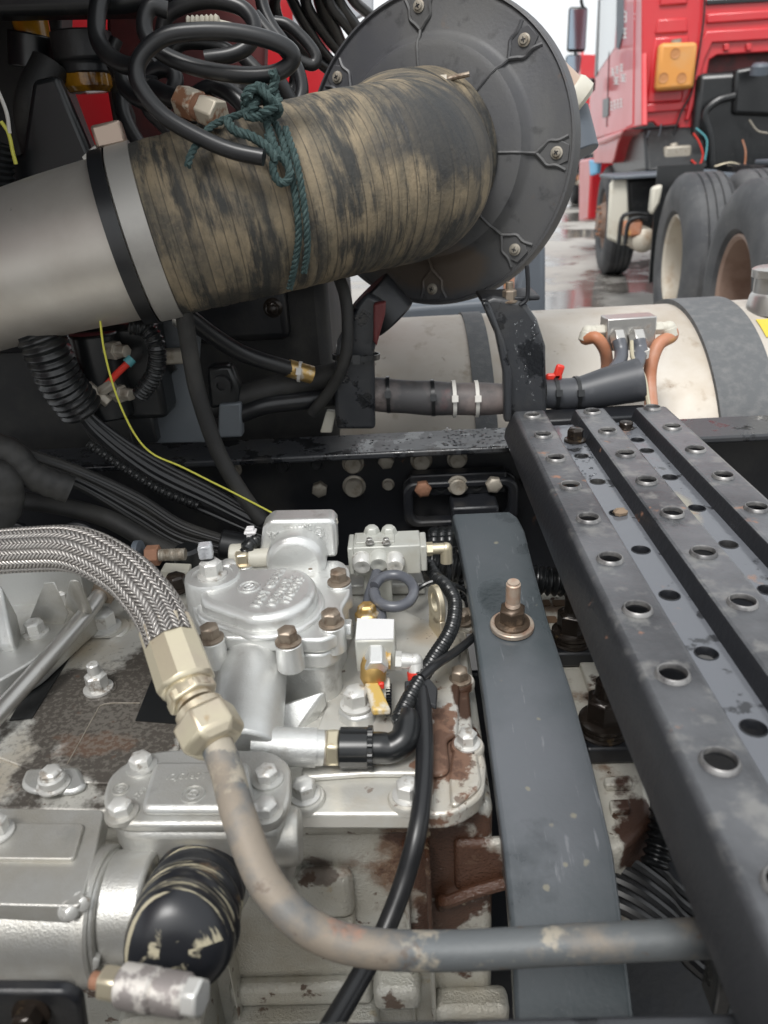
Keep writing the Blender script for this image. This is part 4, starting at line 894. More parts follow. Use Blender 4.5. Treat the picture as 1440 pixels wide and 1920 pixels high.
# lifting eye
le = thing('lifting_eye', W(830, 1180, z=GZ), 'yellow zinc lifting eye plate standing on the gearbox cover', 'lifting eye')
pc = W(824, 1132, z=.885)
n_ = 28; X_ = V((.30, -.10, 0)).normalized(); Z_ = V((0, 0, 1)); Yn = Z_.cross(X_)
xx = V((.35, -1, 0)).normalized()
outer = [pc+(xx*math.cos(2*math.pi*k/n_)*.017+Z_*math.sin(2*math.pi*k/n_)*.021) for k in range(n_)]
inner = [pc+V((0, 0, .003))+(xx*math.cos(2*math.pi*k/n_)*.008+Z_*math.sin(2*math.pi*k/n_)*.010) for k in range(n_)]
nn = xx.cross(Z_)
b = MB(); b.ringprism(outer, inner, nn*.006); build('eye', b, m_zinc, le, .001)
b = MB(); b.prism([pc+xx*-.015+Z_*-.012, pc+xx*.015+Z_*-.012, pc+xx*.022+Z_*-.043, pc+xx*-.018+Z_*-.043], nn*.006); build('foot', b, m_zinc, le, .001)
bolt(le, W(866, 1166, z=GZ+.008), .016, m_boltbrown)

# ------------------------------------------------------------------ braided hose, union and formed pipe
bh = thing('braided_hose', W(250, 1200, z=.95), 'braided stainless hose with crimped end and brass coloured union nuts', 'hose')
path = [W(-260, 1060, y=.58), W(-60, 1040, y=.56), W(60, 1030, y=.545), W(150, 1032, y=.53), W(230, 1072, y=.51), W(278, 1120, y=.49), W(306, 1165, y=.475), W(322, 1205, y=.46)]
b = MB(); b.tube(path, [.0185]*8, 40, 14); build('braid', b, m_braid, bh)
f0 = W(309, 1168, y=.475); f1 = W(352, 1290, y=.433); ax = (f1-f0).normalized(); L_ = (f1-f0).length
rF = mm(52, f0.lerp(f1, .5))
b = MB(); b.lathe(f0, ax, [(0, rF*.88), (.003, rF), (L_*.97, rF*1.04), (L_, rF*.9)], 10, hint=(1, 0, 0)); build('crimp_sleeve', b, m_zinc, bh, .002)
g1 = W(412, 1402, y=.395); ax2 = (g1-f1).normalized(); L2 = (g1-f1).length
b = MB(); b.lathe(f1-ax2*.004, ax2, [(0, rF*.75), (L2*.10, rF*.84), (L2*.26, rF*.84), (L2*.28, rF*.66), (L2*.36, rF*.66)], 32); build('neck', b, m_zinc, bh)
b = MB(); b.cyl(f1+ax2*L2*.05, f1+ax2*L2*.22, rF*.93, n=6, phase=.4); build('hex', b, m_zinc, bh, .0015)
b = MB(); b.lathe(f1+ax2*L2*.34, ax2, [(0, rF*.68), (L2*.03, rF*.86), (L2*.13, rF*.86), (L2*.16, rF*.72)], 32); build('lock_ring', b, m_zinc, bh)
b = MB(); b.lathe(f1+ax2*L2*.46, ax2, [(0, rF*.90), (L2*.04, rF*1.12), (L2*.40, rF*1.14), (L2*.52, rF*.80)], 6); build('union_nut', b, m_zinc, bh, .002)
cp_ = [g1-ax2*.012, W(425, 1445, y=.382), W(448, 1530, y=.352), W(490, 1640, y=.325), W(545, 1712, y=.31), W(620, 1760, y=.303), W(720, 1780, y=.30), W(860, 1782, y=.30), W(1050, 1772, y=.30), W(1250, 1762, y=.30), W(1362, 1757, y=.30), W(1420, 1750, y=.30)]
pp = thing('coolant_pipe', W(900, 1800, y=.30), 'weathered formed pipe sweeping from the union nut to a clamp under the walkway plate', 'pipe')
b = MB(); b.tube(cp_, .0108, 28, 12); build('pipe_run', b, m_pipe, pp)
q = W(1368, 1765, y=.30); b = MB(); b.lathe(q+V((-.006, 0, 0)), (1, 0, 0), [(0, .0112), (0, .0175), (.010, .0175), (.010, .0112)], 36, False, False); b.box(q+V((-.001, .002, -.035)), (.010, .020, .04)); build('pipe_clamp', b, m_railtop, pp, .002)
b = MB(); b.box(q+V((.018, .02, .03)), (.02, .03, .03)); build('clamp_block', b, m_dark, pp, .004)

# ------------------------------------------------------------------ air cleaner
DC = W(812, 291, y=1.17); DR = .200
dn = V((-.50, -1, .10)).normalized()
dx, dy, _ = frame(dn)
ac = thing('air_cleaner', DC-V((0, 0, DR)), 'round dark grey air cleaner with moulded lid and screw tabs above the chassis rail', 'air cleaner')
b = MB(); b.lathe(DC, -dn, [(-.028, .004), (-.028, .125), (-.025, .134), (-.014, .141), (-.010, .148), (-.009, .186), (-.007, .194), (-.011, .1955), (-.010, .1985), (0, DR), (.014, DR), (.016, .197)], 96, True, True); build('lid', b, m_disc, ac)
b = MB(); b.lathe(DC-dn*.012, -dn, [(0, .19), (.012, .194), (.020, .194), (.024, .160), (.11, .150), (.11, .01)], 72); build('canister', b, m_cream, ac)
def dpt(ang, r_, h=0): return DC+(dx*math.cos(ang)+dy*math.sin(ang))*r_+dn*h
def dang(px, py):
    d = ray(px, py); t = (DC-CAM).dot(dn)/d.dot(dn); p = CAM+d*t-DC
    return math.atan2(p.dot(dy), p.dot(dx))
scr = MB().lathe((0, 0, 0), (0, 0, 1), [(0, .0078), (.0015, .0078), (.002, .006), (.0042, .0048), (.0048, .001)], 18).mesh('screw', m_boltpale)
crossm = MB().box((0, 0, .0046), (.006, .0014, .0012)).box((0, 0, .0046), (.0014, .006, .00121)).mesh('screw_slot', m_dark)
for px, py in ((794, 38), (968, 103), (1040, 288), (970, 467), (817, 547), (632, 140), (618, 440)):
    t = dang(px, py)
    b = MB()
    sp0 = [dpt(t, .090, .028), dpt(t, .128, .027), dpt(t, .140, .018), dpt(t, .150, .0125)]
    b.tube(sp0, .0022, 6, 4)
    for s in (-1, 1):
        b.tube([dpt(t, .150, .0125), dpt(t+s*.045, .158, .0115), dpt(t+s*.085, .166, .0105), dpt(t+s*.082, .178, .0105), dpt(t+s*.105, .190, .008)], .0026, 6, 5)
    build('tab_rib', b, m_disc, ac)
    b = MB(); b.prism([dpt(t, .148, .008), dpt(t+.075, .166, .008), dpt(t+.078, .182, .0075), dpt(t+.05, .192, .007), dpt(t-.05, .192, .007), dpt(t-.078, .182, .0075), dpt(t-.075, .166, .008)], dn*.0035); build('screw_tab', b, m_disc, ac, .001)
    o = bpy.data.objects.new('screw', scr); C.objects.link(o); o.parent = ac; o.location = dpt(t, .177, .0115)-wloc(ac); o.rotation_euler = dn.to_track_quat('Z', 'Y').to_euler()
    o2 = bpy.data.objects.new('screw_slot', crossm); C.objects.link(o2); o2.parent = o; o2.rotation_euler.z = random.uniform(0, 1.5)
# inlet stubs at the right of the canister
k0 = W(1025, 135, y=1.30); k1 = W(1075, 182, y=1.30)
ax = (k1-k0).normalized()
m_peach = mat('faded peach plastic', (.44, .33, .26), .55, 0, [dict(col=(.30, .27, .24), s=12, lo=.45, hi=.7)])
b = MB(); b.cyl(k0-ax*.03, k1, .026, n=28); build('stub', b, m_peach, ac, .002)
b = MB(); b.lathe(k1-ax*.012, ax, [(0, .028), (.006, .031), (.022, .031), (.028, .024), (.028, .004)], 32); build('stub_cap', b, m_cream, ac)
b = MB(); b.box(W(1018, 98, y=1.26), (.03, .03, .012), M.Rotation(-.9, 3, 'Y')); build('clip', b, m_cream, ac, .002)
k0 = W(1062, 215, y=1.32); k1 = W(1088, 290, y=1.30)
b = MB(); b.cyl(k0+V((-.03, 0, .03)), k0, .035, .034, n=28); b.cyl(k0, k1, .034, .029, n=28); build('drain_stub', b, m_slate, ac, .002)

# ------------------------------------------------------------------ intake duct
e0 = DC+dn*.02+V((.004, 0, .0))
cpt = [e0, e0+dn*.06+V((-.010, 0, -.012)), W(760, 325, y=1.00), W(640, 350, y=.945), W(500, 385, y=.905), W(380, 415, y=.882), W(268, 442, y=.868)]
duct = thing('intake_duct', W(500, 540, y=.9), 'wide tan brown wrapped rubber intake duct bending into the air cleaner', 'duct')
rr = [.104, .104, .1015, .0985, .0965, .0940, .0905, .0875]
def wind(d, u):
    q = (d % .0100)/.0100
    return 1+.004*math.sin(d*210)-(.007 if q < .14 else 0)
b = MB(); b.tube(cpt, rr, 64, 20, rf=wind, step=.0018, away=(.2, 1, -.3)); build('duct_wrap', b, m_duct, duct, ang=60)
m_bandsteel = mat('dull band steel', (.40, .385, .36), .5, .55, [dict(col=(.27, .26, .245), s=14, lo=.45, hi=.7, a=.7)])
ep = cpt[-1]; et = (cpt[-1]-cpt[-2]).normalized()
b = MB(); b.lathe(ep-et*.016, et, [(0, .0875), (0, .0908), (.024, .0900), (.024, .0870)], 64, False, False); cl_ = build('clamp_band', b, m_bandsteel, duct)
u_ = V((0, 0, 1)); u_ = (u_-et*u_.dot(et)).normalized()
b = MB(); rot = M((et, u_.cross(et), u_)).transposed()
b.box(ep+u_*.099+V((.0, 0, 0)), (.030, .022, .022), rot); build('clamp_lug', b, mat('tarnished clamp lug', (.42, .33, .27), .4, .7), duct, .003)
ap = [ep-et*.012, W(130, 476, y=.872), W(-20, 520, y=.878), W(-200, 574, y=.885)]
ip = thing('intake_pipe', W(80, 640, y=.855), 'dull aluminium intake pipe clamped to the wrapped rubber duct', 'pipe')
b = MB(); b.tube(ap, [.0855, .0815, .0780, .0765], 64, 12); build('pipe', b, m_alu, ip)
b = MB(); b.lathe(ep+et*.010, et, [(0, .0850), (0, .0902), (.015, .0895), (.015, .0840)], 64, False, False); build('rubber_ring', b, m_rubber, ip)
q = W(105, 500, y=.862)
# chalk mark on the duct surface: small raised paint strokes hugging the wrap
# screw stud by the duct mouth
q = W(822, 150, y=1.09); b = MB(); b.cyl(q, q+V((.010, 0, 0)), .006, n=6); build('band_screw', b, m_boltpale, duct); b = MB(); b.cyl(q+V((.008, 0, 0)), q+V((.038, -.004, .004)), .0032, n=10); build('band_screw_shank', b, m_boltbrown, duct)

# ------------------------------------------------------------------ green rope
def strands(pts, r, seg=10, pitch=.018):
    P = resample(catmull(pts, seg), .0025); b = MB()
    for k in range(3):
        out = []; N = None; d = 0
        for i, p in enumerate(P):
            t = (P[min(i+1, len(P)-1)]-P[max(i-1, 0)]).normalized()
            N = frame(t)[0] if N is None else (N-t*N.dot(t)).normalized(); B = t.cross(N)
            if i: d += (p-P[i-1]).length
            a = 2*math.pi*(d/pitch+k/3); out.append(p+N*(r*.55*math.cos(a))+B*(r*.55*math.sin(a)))
        b.tube(out, r*.56, 6, raw=True)
    return b
rp = thing('rope', W(500, 300, y=.84), 'frayed dark green rope knotted round the rubber duct', 'rope')
def onduct(px, py, off=.004):
    """first hit of the pixel ray with the duct's own surface"""
    d = ray(px, py).normalized(); P = catmull(cpt, 12); best = None
    for i in range(len(P)-1):
        for s in (0, .5):
            c0 = P[i].lerp(P[i+1], s); t = (P[i+1]-P[i]).normalized()
            n_ = (d-t*d.dot(t)); oc = CAM-c0; oc2 = oc-t*oc.dot(t); rad = .100+off
            A = n_.dot(n_); B_ = 2*oc2.dot(n_); C_ = oc2.dot(oc2)-rad*rad; D_ = B_*B_-4*A*C_
            if D_ < 0: continue
            k = (-B_-math.sqrt(D_))/(2*A); p = CAM+d*k
            if abs((p-c0).dot(t)) < .012 and (best is None or k < best[0]): best = (k, p)
    return best[1] if best else W(px, py, y=.84)
wrapA = [onduct(a, c) for a, c in [(512, 222), (530, 262), (545, 320), (556, 385), (560, 440), (554, 490), (548, 520), (543, 540)]]
build('strand', strands(wrapA, .0036), m_rope, rp)
build('strand', strands([p+V((.008, -.003, 0)) for p in [onduct(a, c) for a, c in [(520, 240), (540, 300), (552, 360), (560, 420), (562, 470), (556, 512)]]], .0034), m_rope, rp)
build('strand', strands([onduct(a, c, .010) for a, c in [(500, 230), (515, 280), (512, 318), (524, 342), (540, 338), (542, 315), (525, 290), (500, 250)]], .0040), m_rope, rp)
build('strand', strands([onduct(a, c, .012) for a, c in [(352, 312), (358, 290), (375, 262), (395, 238), (420, 225), (450, 215), (480, 205)]], .0034), m_rope, rp)
build('strand', strands([onduct(a, c, .016) for a, c in [(425, 225), (440, 245), (470, 255), (500, 275), (520, 300)]], .0045), m_rope, rp)
kc = onduct(490, 200, .02); K = []
for k in range(46):
    t = k*.62; K.append(kc+V((.019*math.cos(t)*(.6+.4*math.sin(t*1.7)), .012*math.sin(t*1.3), .017*math.sin(t)*(.7+.3*math.cos(t*.9)))))
build('knot', strands(K, .0042, 4), m_rope, rp)
build('strand', strands([kc+V((.01, 0, .01)), kc+V((.016, 0, .022)), kc+V((.014, -.004, .028))], .0045), m_rope, rp)

# ------------------------------------------------------------------ black air hoses coiled over the duct
def Z3(l, y): return [W(180+a/3.13, c/3.13, y=(y if not isinstance(y, (list, tuple)) else y[0]+(y[1]-y[0])*i/(len(l)-1))) for i, (a, c) in enumerate(l)]
coils = [
 ('thick black air hose looped in a wide flat oval over the duct', [(420, 60), (330, 40), (285, 110), (300, 220), (400, 320), (600, 400), (850, 440), (1050, 430), (1150, 360), (1130, 290), (1000, 230), (800, 190), (600, 185), (420, 210), (300, 290), (240, 400), (265, 520), (400, 680), (600, 800), (800, 885), (985, 925)], (.86, .79), .0077),
 ('black air hose arching at the top of the coil', [(380, 240), (420, 90), (560, 20), (700, 5), (860, 50), (930, 150), (900, 260), (800, 320), (640, 345)], (.93, .90), .0077),
 ('small black hose ring hanging left of the rusty coupling', [(310, 440), (380, 405), (450, 420), (465, 490), (430, 560), (370, 570), (320, 520), (310, 450)], (.92, .90), .0085),
 ('black hose drooping in a loop beside the amber bowl', [(30, -40), (5, 100), (10, 220), (60, 310), (140, 370), (220, 390), (300, 380), (360, 330)], (.98, .92), .0095),
 ('black hose loop hanging low behind the oval coil', [(150, 440), (170, 510), (230, 570), (300, 600), (380, 620), (440, 570)], (.99, .95), .009),
 ('dark hose curve sinking behind the wrapped duct', [(290, 560), (320, 650), (390, 720), (460, 800), (500, 860)], (.98, .97), .009),
 ('black hose running from the coil down behind the duct', [(860, 330), (960, 430), (1060, 540), (1130, 650), (1180, 740)], (1.02, 1.0), .0077),
 ('black hose strand slanting between red panel and air cleaner', [(930, 90), (1020, 200), (1110, 300), (1180, 400), (1210, 520), (1190, 620)], (1.05, 1.02), .0077),
 ('black hose strand crossing the grey gap at the top', [(1060, -60), (1050, 40), (1090, 150), (1180, 260), (1260, 330), (1350, 400), (1450, 480)], (1.22, 1.36), .0077),
 ('outer black hose bending beside the air cleaner rim', [(1130, -50), (1190, 80), (1250, 180), (1320, 290), (1420, 400), (1500, 480)], (1.24, 1.38), .0077),
 ('straight black hose dropping behind the air cleaner rim', [(1300, -80), (1330, 40), (1390, 160), (1440, 270), (1520, 380)], (1.25, 1.38), .0105),
 ('last black hose strand against the pale sky', [(1400, -80), (1430, 30), (1500, 130), (1580, 240), (1660, 340)], (1.26, 1.38), .0095),
 ('black hose sweeping under the oval coil toward the knot', [(700, 500), (780, 540), (840, 590), (900, 660), (960, 720), (1010, 800)], (.93, .90), .0095),
 ('dark hose bend under the oval coil', [(590, 560), (660, 520), (760, 510), (860, 540), (960, 520), (980, 600)], (.97, .95), .0095),
 ('black hose crossing behind the knot', [(1020, 420), (1090, 520), (1150, 620), (1210, 660)], (1.0, 1.02), .0105)]
for i, (lab, l, y, r_) in enumerate(coils):
    hose('air_hose', Z3(l, y), r_, m_rubber, lab, 'air hose', 'black air hoses coiled above the duct', n=14, seg=8)
more_h = [('black hose strand just right of the wide oval coil', [(960, -60), (985, 60), (1040, 170), (1120, 280), (1170, 400), (1160, 520), (1100, 600)], (1.10, 1.06), .0078),
 ('black hose loop dipping over the red panel', [(1050, 130), (1130, 150), (1230, 240), (1290, 330), (1270, 380), (1190, 350), (1130, 280), (1060, 190)], (1.16, 1.14), .0076),
 ('black hose strand closest to the air cleaner rim', [(1220, -60), (1240, 40), (1300, 140), (1380, 250), (1470, 350)], (1.23, 1.36), .0078),
 ('black hose strand rising past the pale pane', [(1340, -80), (1370, 20), (1440, 110), (1520, 210), (1620, 330)], (1.22, 1.38), .0078),
 ('black hose strand crossing above the air cleaner', [(1470, -70), (1520, 10), (1600, 80), (1700, 160)], (1.27, 1.38), .0076),
 ('black hose arc hanging inside the wide oval coil', [(430, 330), (500, 260), (600, 250), (720, 270), (800, 310)], (.98, .98), .0072),
 ('black hose tail curling behind the rusty coupling', [(480, 620), (560, 700), (700, 740), (830, 700), (900, 620)], (.93, .95), .0075),
 ('dark hose bight deep behind the oval coil', [(120, 230), (90, 330), (130, 440), (220, 480), (300, 440), (330, 340)], (1.06, 1.04), .0078),
 ('dark hose dropping behind the clamp lug', [(150, 560), (160, 660), (200, 760), (260, 860)], (1.06, 1.04), .0095)]
for i, (lab, l, y, r_) in enumerate(more_h):
    hose('air_hose', Z3(l, y), r_, m_rubber, lab, 'air hose', 'black air hoses coiled above the duct', n=14, seg=8)
hose('conduit', Z3([(540, 150), (620, 145), (725, 140)], .97), .0085, m_cream, 'short cream corrugated sleeve inside the hose coil', 'conduit', step=.0012, rf=conduit_rf(.005, .12), n=16)
hose('air_hose', Z3([(720, 150), (800, 170), (880, 200), (950, 260)], .975), .006, m_cream, 'thin cream tube emerging from the corrugated sleeve', 'tube', n=10)
cpl = thing('hose_coupling', W(375, 215, y=.84), 'rust stained cream hex coupling joining two hoses', 'coupling')
p0, p1 = W(340, 188, y=.86), W(412, 216, y=.835); ax = (p1-p0).normalized(); L_ = (p1-p0).length
m_rusty = mat('rust stained zinc', (.58, .52, .42), .5, .3, [dict(col=(.26, .10, .04), s=45, lo=.5, hi=.58, a=.9, r=.8)])
b = MB(); b.cyl(p0, p0+ax*L_*.45, .0155, n=6); build('hex_nut', b, m_rusty, cpl, .0015)
b = MB(); b.cyl(p0+ax*L_*.45, p0+ax*L_*.58, .013, n=20); build('collar', b, m_boltrust, cpl)
b = MB(); b.cyl(p0+ax*L_*.57, p1, .0145, n=6); build('hex_nut', b, m_rusty, cpl, .0015)
hose('air_hose', [p0+ax*.004, W(310, 178, y=.875), W(285, 165, y=.90)], .0095, m_rubber, 'hose end fitted into the rusty hex coupling', 'air hose', n=12)

# ------------------------------------------------------------------ posts, sleeve and tank
def yprism(px, y0, dy, m, name, parent, bev=.004): return build(name, MB().prism([W(a, c, y=y0) for a, c in px], (0, dy, 0)), m, parent, bev, 3)
pr = thing('bracket_post', W(985, 790, y=1.03), 'wet black pressed steel post under the right side of the air cleaner', 'bracket')
yprism([(902, 566), (926, 556), (985, 566), (1008, 600), (1024, 650), (1026, 792), (946, 792), (944, 700), (930, 630)], 1.00, .018, m_railtop, 'face', pr, .006)
yprism([(902, 566), (918, 566), (946, 640), (960, 700), (960, 792), (946, 792), (944, 700), (928, 620)], .985, .018, m_railtop, 'flange', pr, .003)
b = MB(); p = W(945, 556, y=1.03); b.box(p+V((.005, .01, .0)), (.075, .07, .006)); build('top_plate', b, m_dark, pr, .002)
bolt(pr, W(955, 566, y=1.01), .018, m_boltbrown, (0, 0, 1), 'tall')
hose('hook', PL([(975, 572, 1.0), (988, 560, 1.0), (990, 530, 1.0), (988, 498, 1.0)]), .0028, m_dark, parent=pr, n=8)
pl_ = thing('bracket_post', W(668, 800, y=1.02), 'black pressed steel post with cable tie under the left side of the air cleaner', 'bracket')
yprism([(632, 640), (668, 570), (688, 548), (722, 568), (716, 600), (702, 660), (704, 806), (630, 806), (624, 720)], 1.0, .02, m_railtop, 'face', pl_, .006)
yprism([(700, 570), (724, 566), (722, 590), (706, 650), (700, 640)], .985, .016, m_darkred, 'flange', pl_, .003)
zip_tie(pl_, W(668, 668, y=1.01), (.05, .1, 1), .030, m_plastic, .007)
b = MB(); b.cyl(W(690, 545, y=1.05), W(740, 600, y=1.05), .034, n=20); build('rubber_mount', b, m_dark, pl_, .003)

sl = thing('wrapped_sleeve', W(820, 780, y=1.02), 'worn black hose sleeve with cable ties between the two posts', 'hose sleeve')
b = MB(); b.tube(PL([(690, 738, 1.03), (760, 744, 1.03), (850, 748, 1.03), (960, 748, 1.03)]), [.0225, .0235, .023, .021], 28, 10, rf=lambda d, u: 1+.03*math.sin(d*90)); build('sleeve', b, m_sleeve, sl)
for px, py, m in ((728, 740, m_plastic), (811, 746, m_plastic), (851, 748, m_tie), (893, 748, m_tie)): zip_tie(sl, W(px, py, y=1.03), (1, 0, 0), .0238, m)
sl2 = thing('wrapped_sleeve', W(1120, 770, y=1.04), 'flared black rubber sleeve holding the grey hoses beside the right post', 'hose sleeve')
b = MB(); b.tube(PL([(1020, 738, 1.05), (1080, 738, 1.05), (1140, 725, 1.05), (1200, 712, 1.05)]), [.021, .0225, .0275, .0305], 28, 10); build('sleeve', b, mat('grey black sleeve', (.045, .048, .055), .45, 0, [dict(col=(.09, .092, .10), s=20, lo=.5, hi=.7)]), sl2)
for px, py in ((1040, 738), (1080, 738)): zip_tie(sl2, W(px, py, y=1.05), (1, .05, 0), .0228, m_plastic)
b = MB(); q = W(1047, 698, y=1.05); b.box(q, (.012, .008, .022), M.Rotation(.3, 3, 'Y')); b.box(q+V((-.006, 0, -.006)), (.022, .008, .010)); tag(build('wing_cap', b, m_redtube, bevel=.003), 'small red plastic wing cap beside the right post', 'cap')

TY, TZc, TR = 1.47, .70, .315
tk = thing('fuel_tank', (1.0, TY, TZc-TR), 'large dull aluminium cylindrical fuel tank with dark rubber straps', 'fuel tank')
x0 = W(708, 700, y=1.25).x-.10
b = MB(); b.lathe((x0, TY, TZc), (1, 0, 0), [(0, .02), (0, TR-.02), (.006, TR-.006), (.02, TR), (1.55, TR), (1.56, TR-.02), (1.56, .02)], 120, hint=(0, 0, 1)); build('barrel', b, m_tank, tk)
xs = W(915, 660, y=1.25).x
b = MB(); b.lathe((xs-.024, TY, TZc), (1, 0, 0), [(0, TR), (0, TR+.004), (.036, TR+.004), (.036, TR)], 120, False, False, (0, 0, 1)); build('strap', b, m_strap, tk)
xs = W(1330, 600, y=1.35).x
b = MB(); b.lathe((xs-.02, TY, TZc), (1, 0, 0), [(0, TR), (0, TR+.009), (.095, TR+.009), (.095, TR)], 120, False, False, (0, 0, 1)); build('strap', b, m_strap, tk)
q = W(1440, 575, y=1.42); b = MB(); b.lathe((q.x+.012, 1.42, TZc+TR-.01), (0, 0, 1), [(0, .05), (.03, .044), (.035, .040), (.060, .040), (.062, .046), (.075, .046), (.078, .040), (.078, .004)], 36); build('filler_cap', b, m_steel, tk)
s0 = [W(a, c, y=1.36) for a, c in ((1400, 590), (1470, 598), (1470, 625), (1425, 612))]
pts = []
for p in s0:
    yy = p.y; pts.append(V((p.x, yy, TZc+math.sqrt((TR+.0015)**2-(yy-TY)**2))))
b = MB()
stp = 8; x_a, x_b = W(1424, 600, y=1.36).x, W(1424, 600, y=1.36).x+.10
for k in range(stp):
    a0, a1 = 1.375-.05*k/stp, 1.375-.05*(k+1)/stp
    f = lambda y: TZc+math.sqrt((TR+.002)**2-(y-TY)**2)
    b.add([(x_a, a0, f(a0)), (x_b, a0, f(a0)), (x_b, a1, f(a1)), (x_a, a1, f(a1))], [(0, 1, 2, 3)])
build('warning_label', b, m_label, tk)

# coolant manifold standing in front of the tank
mf = thing('manifold_block', W(1180, 660, y=1.16), 'bright metal manifold block with hose tails in front of the fuel tank', 'manifold')
p = W(1180, 622, y=1.16)
b = MB(); b.box(p+V((0, .01, -.002)), (.074, .036, .048), M.Rotation(.05, 3, 'Z')); build('block', b, m_steel, mf, .002)
b = MB(); b.box(p+V((0, .022, -.06)), (.012, .006, .10)); build('stay', b, m_steel, mf, .001)
for s in (-1, 1):
    q = p+V((s*.036, .006, .002)); b = MB(); b.cyl(q, q+V((s*.014, 0, 0)), .010, n=6); b.cyl(q+V((s*.012, 0, 0)), q+V((s*.022, 0, 0)), .0085, n=16); b.sphere(q+V((s*.024, 0, -.001)), .0108, 12); b.cyl(q+V((s*.024, 0, -.001)), q+V((s*.028, -.002, -.014)), .0112, n=18); build('side_union', b, m_cream, mf, .001)
    e = q+V((s*.026, 0, -.002))
for px, r_ in ((1160, .0125), (1196, .0135)):
    q = W(px, 632, y=1.145); b = MB(); b.cyl(q+V((0, .006, .003)), q+V((0, -.008, -.008)), r_, n=6); b.cyl(q+V((0, -.006, -.006)), q+V((0, -.010, -.014)), r_*.85, n=20); build('port_nut', b, m_steel, mf, .001)
hose('coolant_hose', [p+V((-.060, .006, .002)), p+V((-.064, .004, -.008))]+PL([(1118, 634, 1.15), (1134, 656, 1.15), (1138, 680, 1.155), (1136, 712, 1.16)]), .0092, m_ohose, 'orange hose bending down left of the manifold block', 'hose', n=14)
hose('coolant_hose', [p+V((.060, .006, .002)), p+V((.065, .004, -.010))]+PL([(1236, 645, 1.15), (1222, 678, 1.14), (1218, 715, 1.13), (1222, 770, 1.10)]), .0098, m_ohose, 'long orange brown hose hanging right of the manifold block', 'hose', n=14)
hose('coolant_hose', PL([(1160, 638, 1.13), (1165, 660, 1.12), (1160, 682, 1.10), (1135, 712, 1.07)]), .0098, m_ghose, 'grey hose bending from the manifold block into the black sleeve', 'hose', n=14)
hose('coolant_hose', PL([(1197, 638, 1.13), (1200, 660, 1.12), (1190, 690, 1.09), (1165, 718, 1.06)]), .0105, m_ghose, 'thicker grey hose with pale collar entering the black sleeve', 'hose', n=14)
b = MB(); q = W(1200, 662, y=1.12); b.lathe(q+V((0, .001, .006)), (0, .1, -1), [(0, .011), (0, .0135), (.012, .0135), (.012, .011)], 24, False, False); build('hose_collar', b, m_tie, mf)
hose('wire', PL([(1184, 640, 1.12), (1186, 670, 1.10), (1196, 685, 1.08), (1208, 710, 1.04), (1216, 760, 1.02)]), .0032, m_zinc, 'thin tan wire draped over the black sleeve', 'wire', n=8)

# ------------------------------------------------------------------ wiring and lines at the left
LW = 'cables sagging across the left chassis rail'
hose('conduit', PL([(55, 590, .86), (85, 650, .86), (115, 715, .87), (155, 770, .885)]), .025, m_plastic, 'fat black corrugated loom hanging below the intake pipe', 'conduit', step=.0014, rf=conduit_rf(.0085, .07), n=24)
cab_lab = ['black cable leaving the loom next to the thickest one', 'thickest glossy black cable leaving the fat corrugated loom', 'thin black cable riding above the thickest loom cable', 'thin black cable just below the thickest loom cable', 'thinnest black cable at the top of the loom bunch', 'lowest thin black cable of the loom bunch']
for k, (dy_, r_, dz) in enumerate(((0, .0075, 0), (16, .0085, 0), (-14, .004, .0), (30, .0045, 0), (-24, .0035, 0), (44, .004, 0))):
    hose('cable', PL([(130+k*3, 740+dy_*.3, .885), (180, 800+dy_*.6, .89), (280, 875+dy_*.8, .90), (400, 935+dy_*.7, .90), (500, 985+dy_*.5, .89), (600, 1015+dy_*.5, .88)]), r_, m_rubber, cab_lab[k], 'cable', LW, n=10)
for k in range(9):
    o_ = k*7
    hose('cable', PL([(40, 842+o_*.5, .86), (150, 880+o_*.55, .87), (260, 930+o_*.85, .875), (340, 980+o_*.75, .87), (430, 1012+o_*.45, .86)]), .0042+.0008*(k % 3), m_rubber if k % 2 else m_rubberd, 'thin black cable in the flat bundle below the loom', 'cable', 'flat bundle of thin cables', n=8)
b = MB(); q = W(432, 1024, y=.86); b.cyl(q-V((.012, 0, -.004)), q+V((.018, 0, -.004)), .019, n=20); tag(build('tape_band', b, m_rubber, bevel=.002), 'black tape band round the end of the flat cable bundle', 'tape')
hose('conduit', PL([(165, 830, .87), (230, 875, .875), (300, 918, .88), (372, 948, .885)]), .0052, m_plastic, 'slim corrugated conduit lying over the thin cables', 'conduit', step=.001, rf=conduit_rf(.0045, .13), n=12)
hose('wire', PL([(187, 595, .83), (196, 660, .84), (218, 740, .85), (250, 810, .86), (285, 850, .865), (340, 875, .87), (400, 905, .87), (450, 930, .87), (530, 972, .87)]), .0012, m_yellow, 'thin yellow wire arching down over the black cables', 'wire', n=8)
hose('air_tube', PL([(92, 610, .90), (104, 655, .90), (122, 685, .90), (142, 706, .90)]), .0042, m_redtube, 'red plastic air tube behind the corrugated loom', 'air tube', n=10)
tee = thing('tee_fitting', W(190, 750, y=.90), 'tarnished brass tee fitting with a red tube on its branch', 'fitting')
t0 = W(188, 735, y=.90)
b = MB(); b.cyl(t0+V((-.014, 0, .010)), t0+V((.008, 0, -.014)), .0072, n=6); b.cyl(t0, t0+V((.018, 0, .010)), .0072, n=6); build('tee_body', b, m_boltpale, tee, .001)
hose('branch_tube', PL([(200, 722, .90), (220, 700, .90), (240, 681, .90)]), .0042, m_redtube, parent=tee, n=10)
b = MB(); q = W(238, 682, y=.90); b.cyl(q, q+V((.006, .004, .005)), .0062, n=16); build('teal_collar', b, m_cyan, tee)
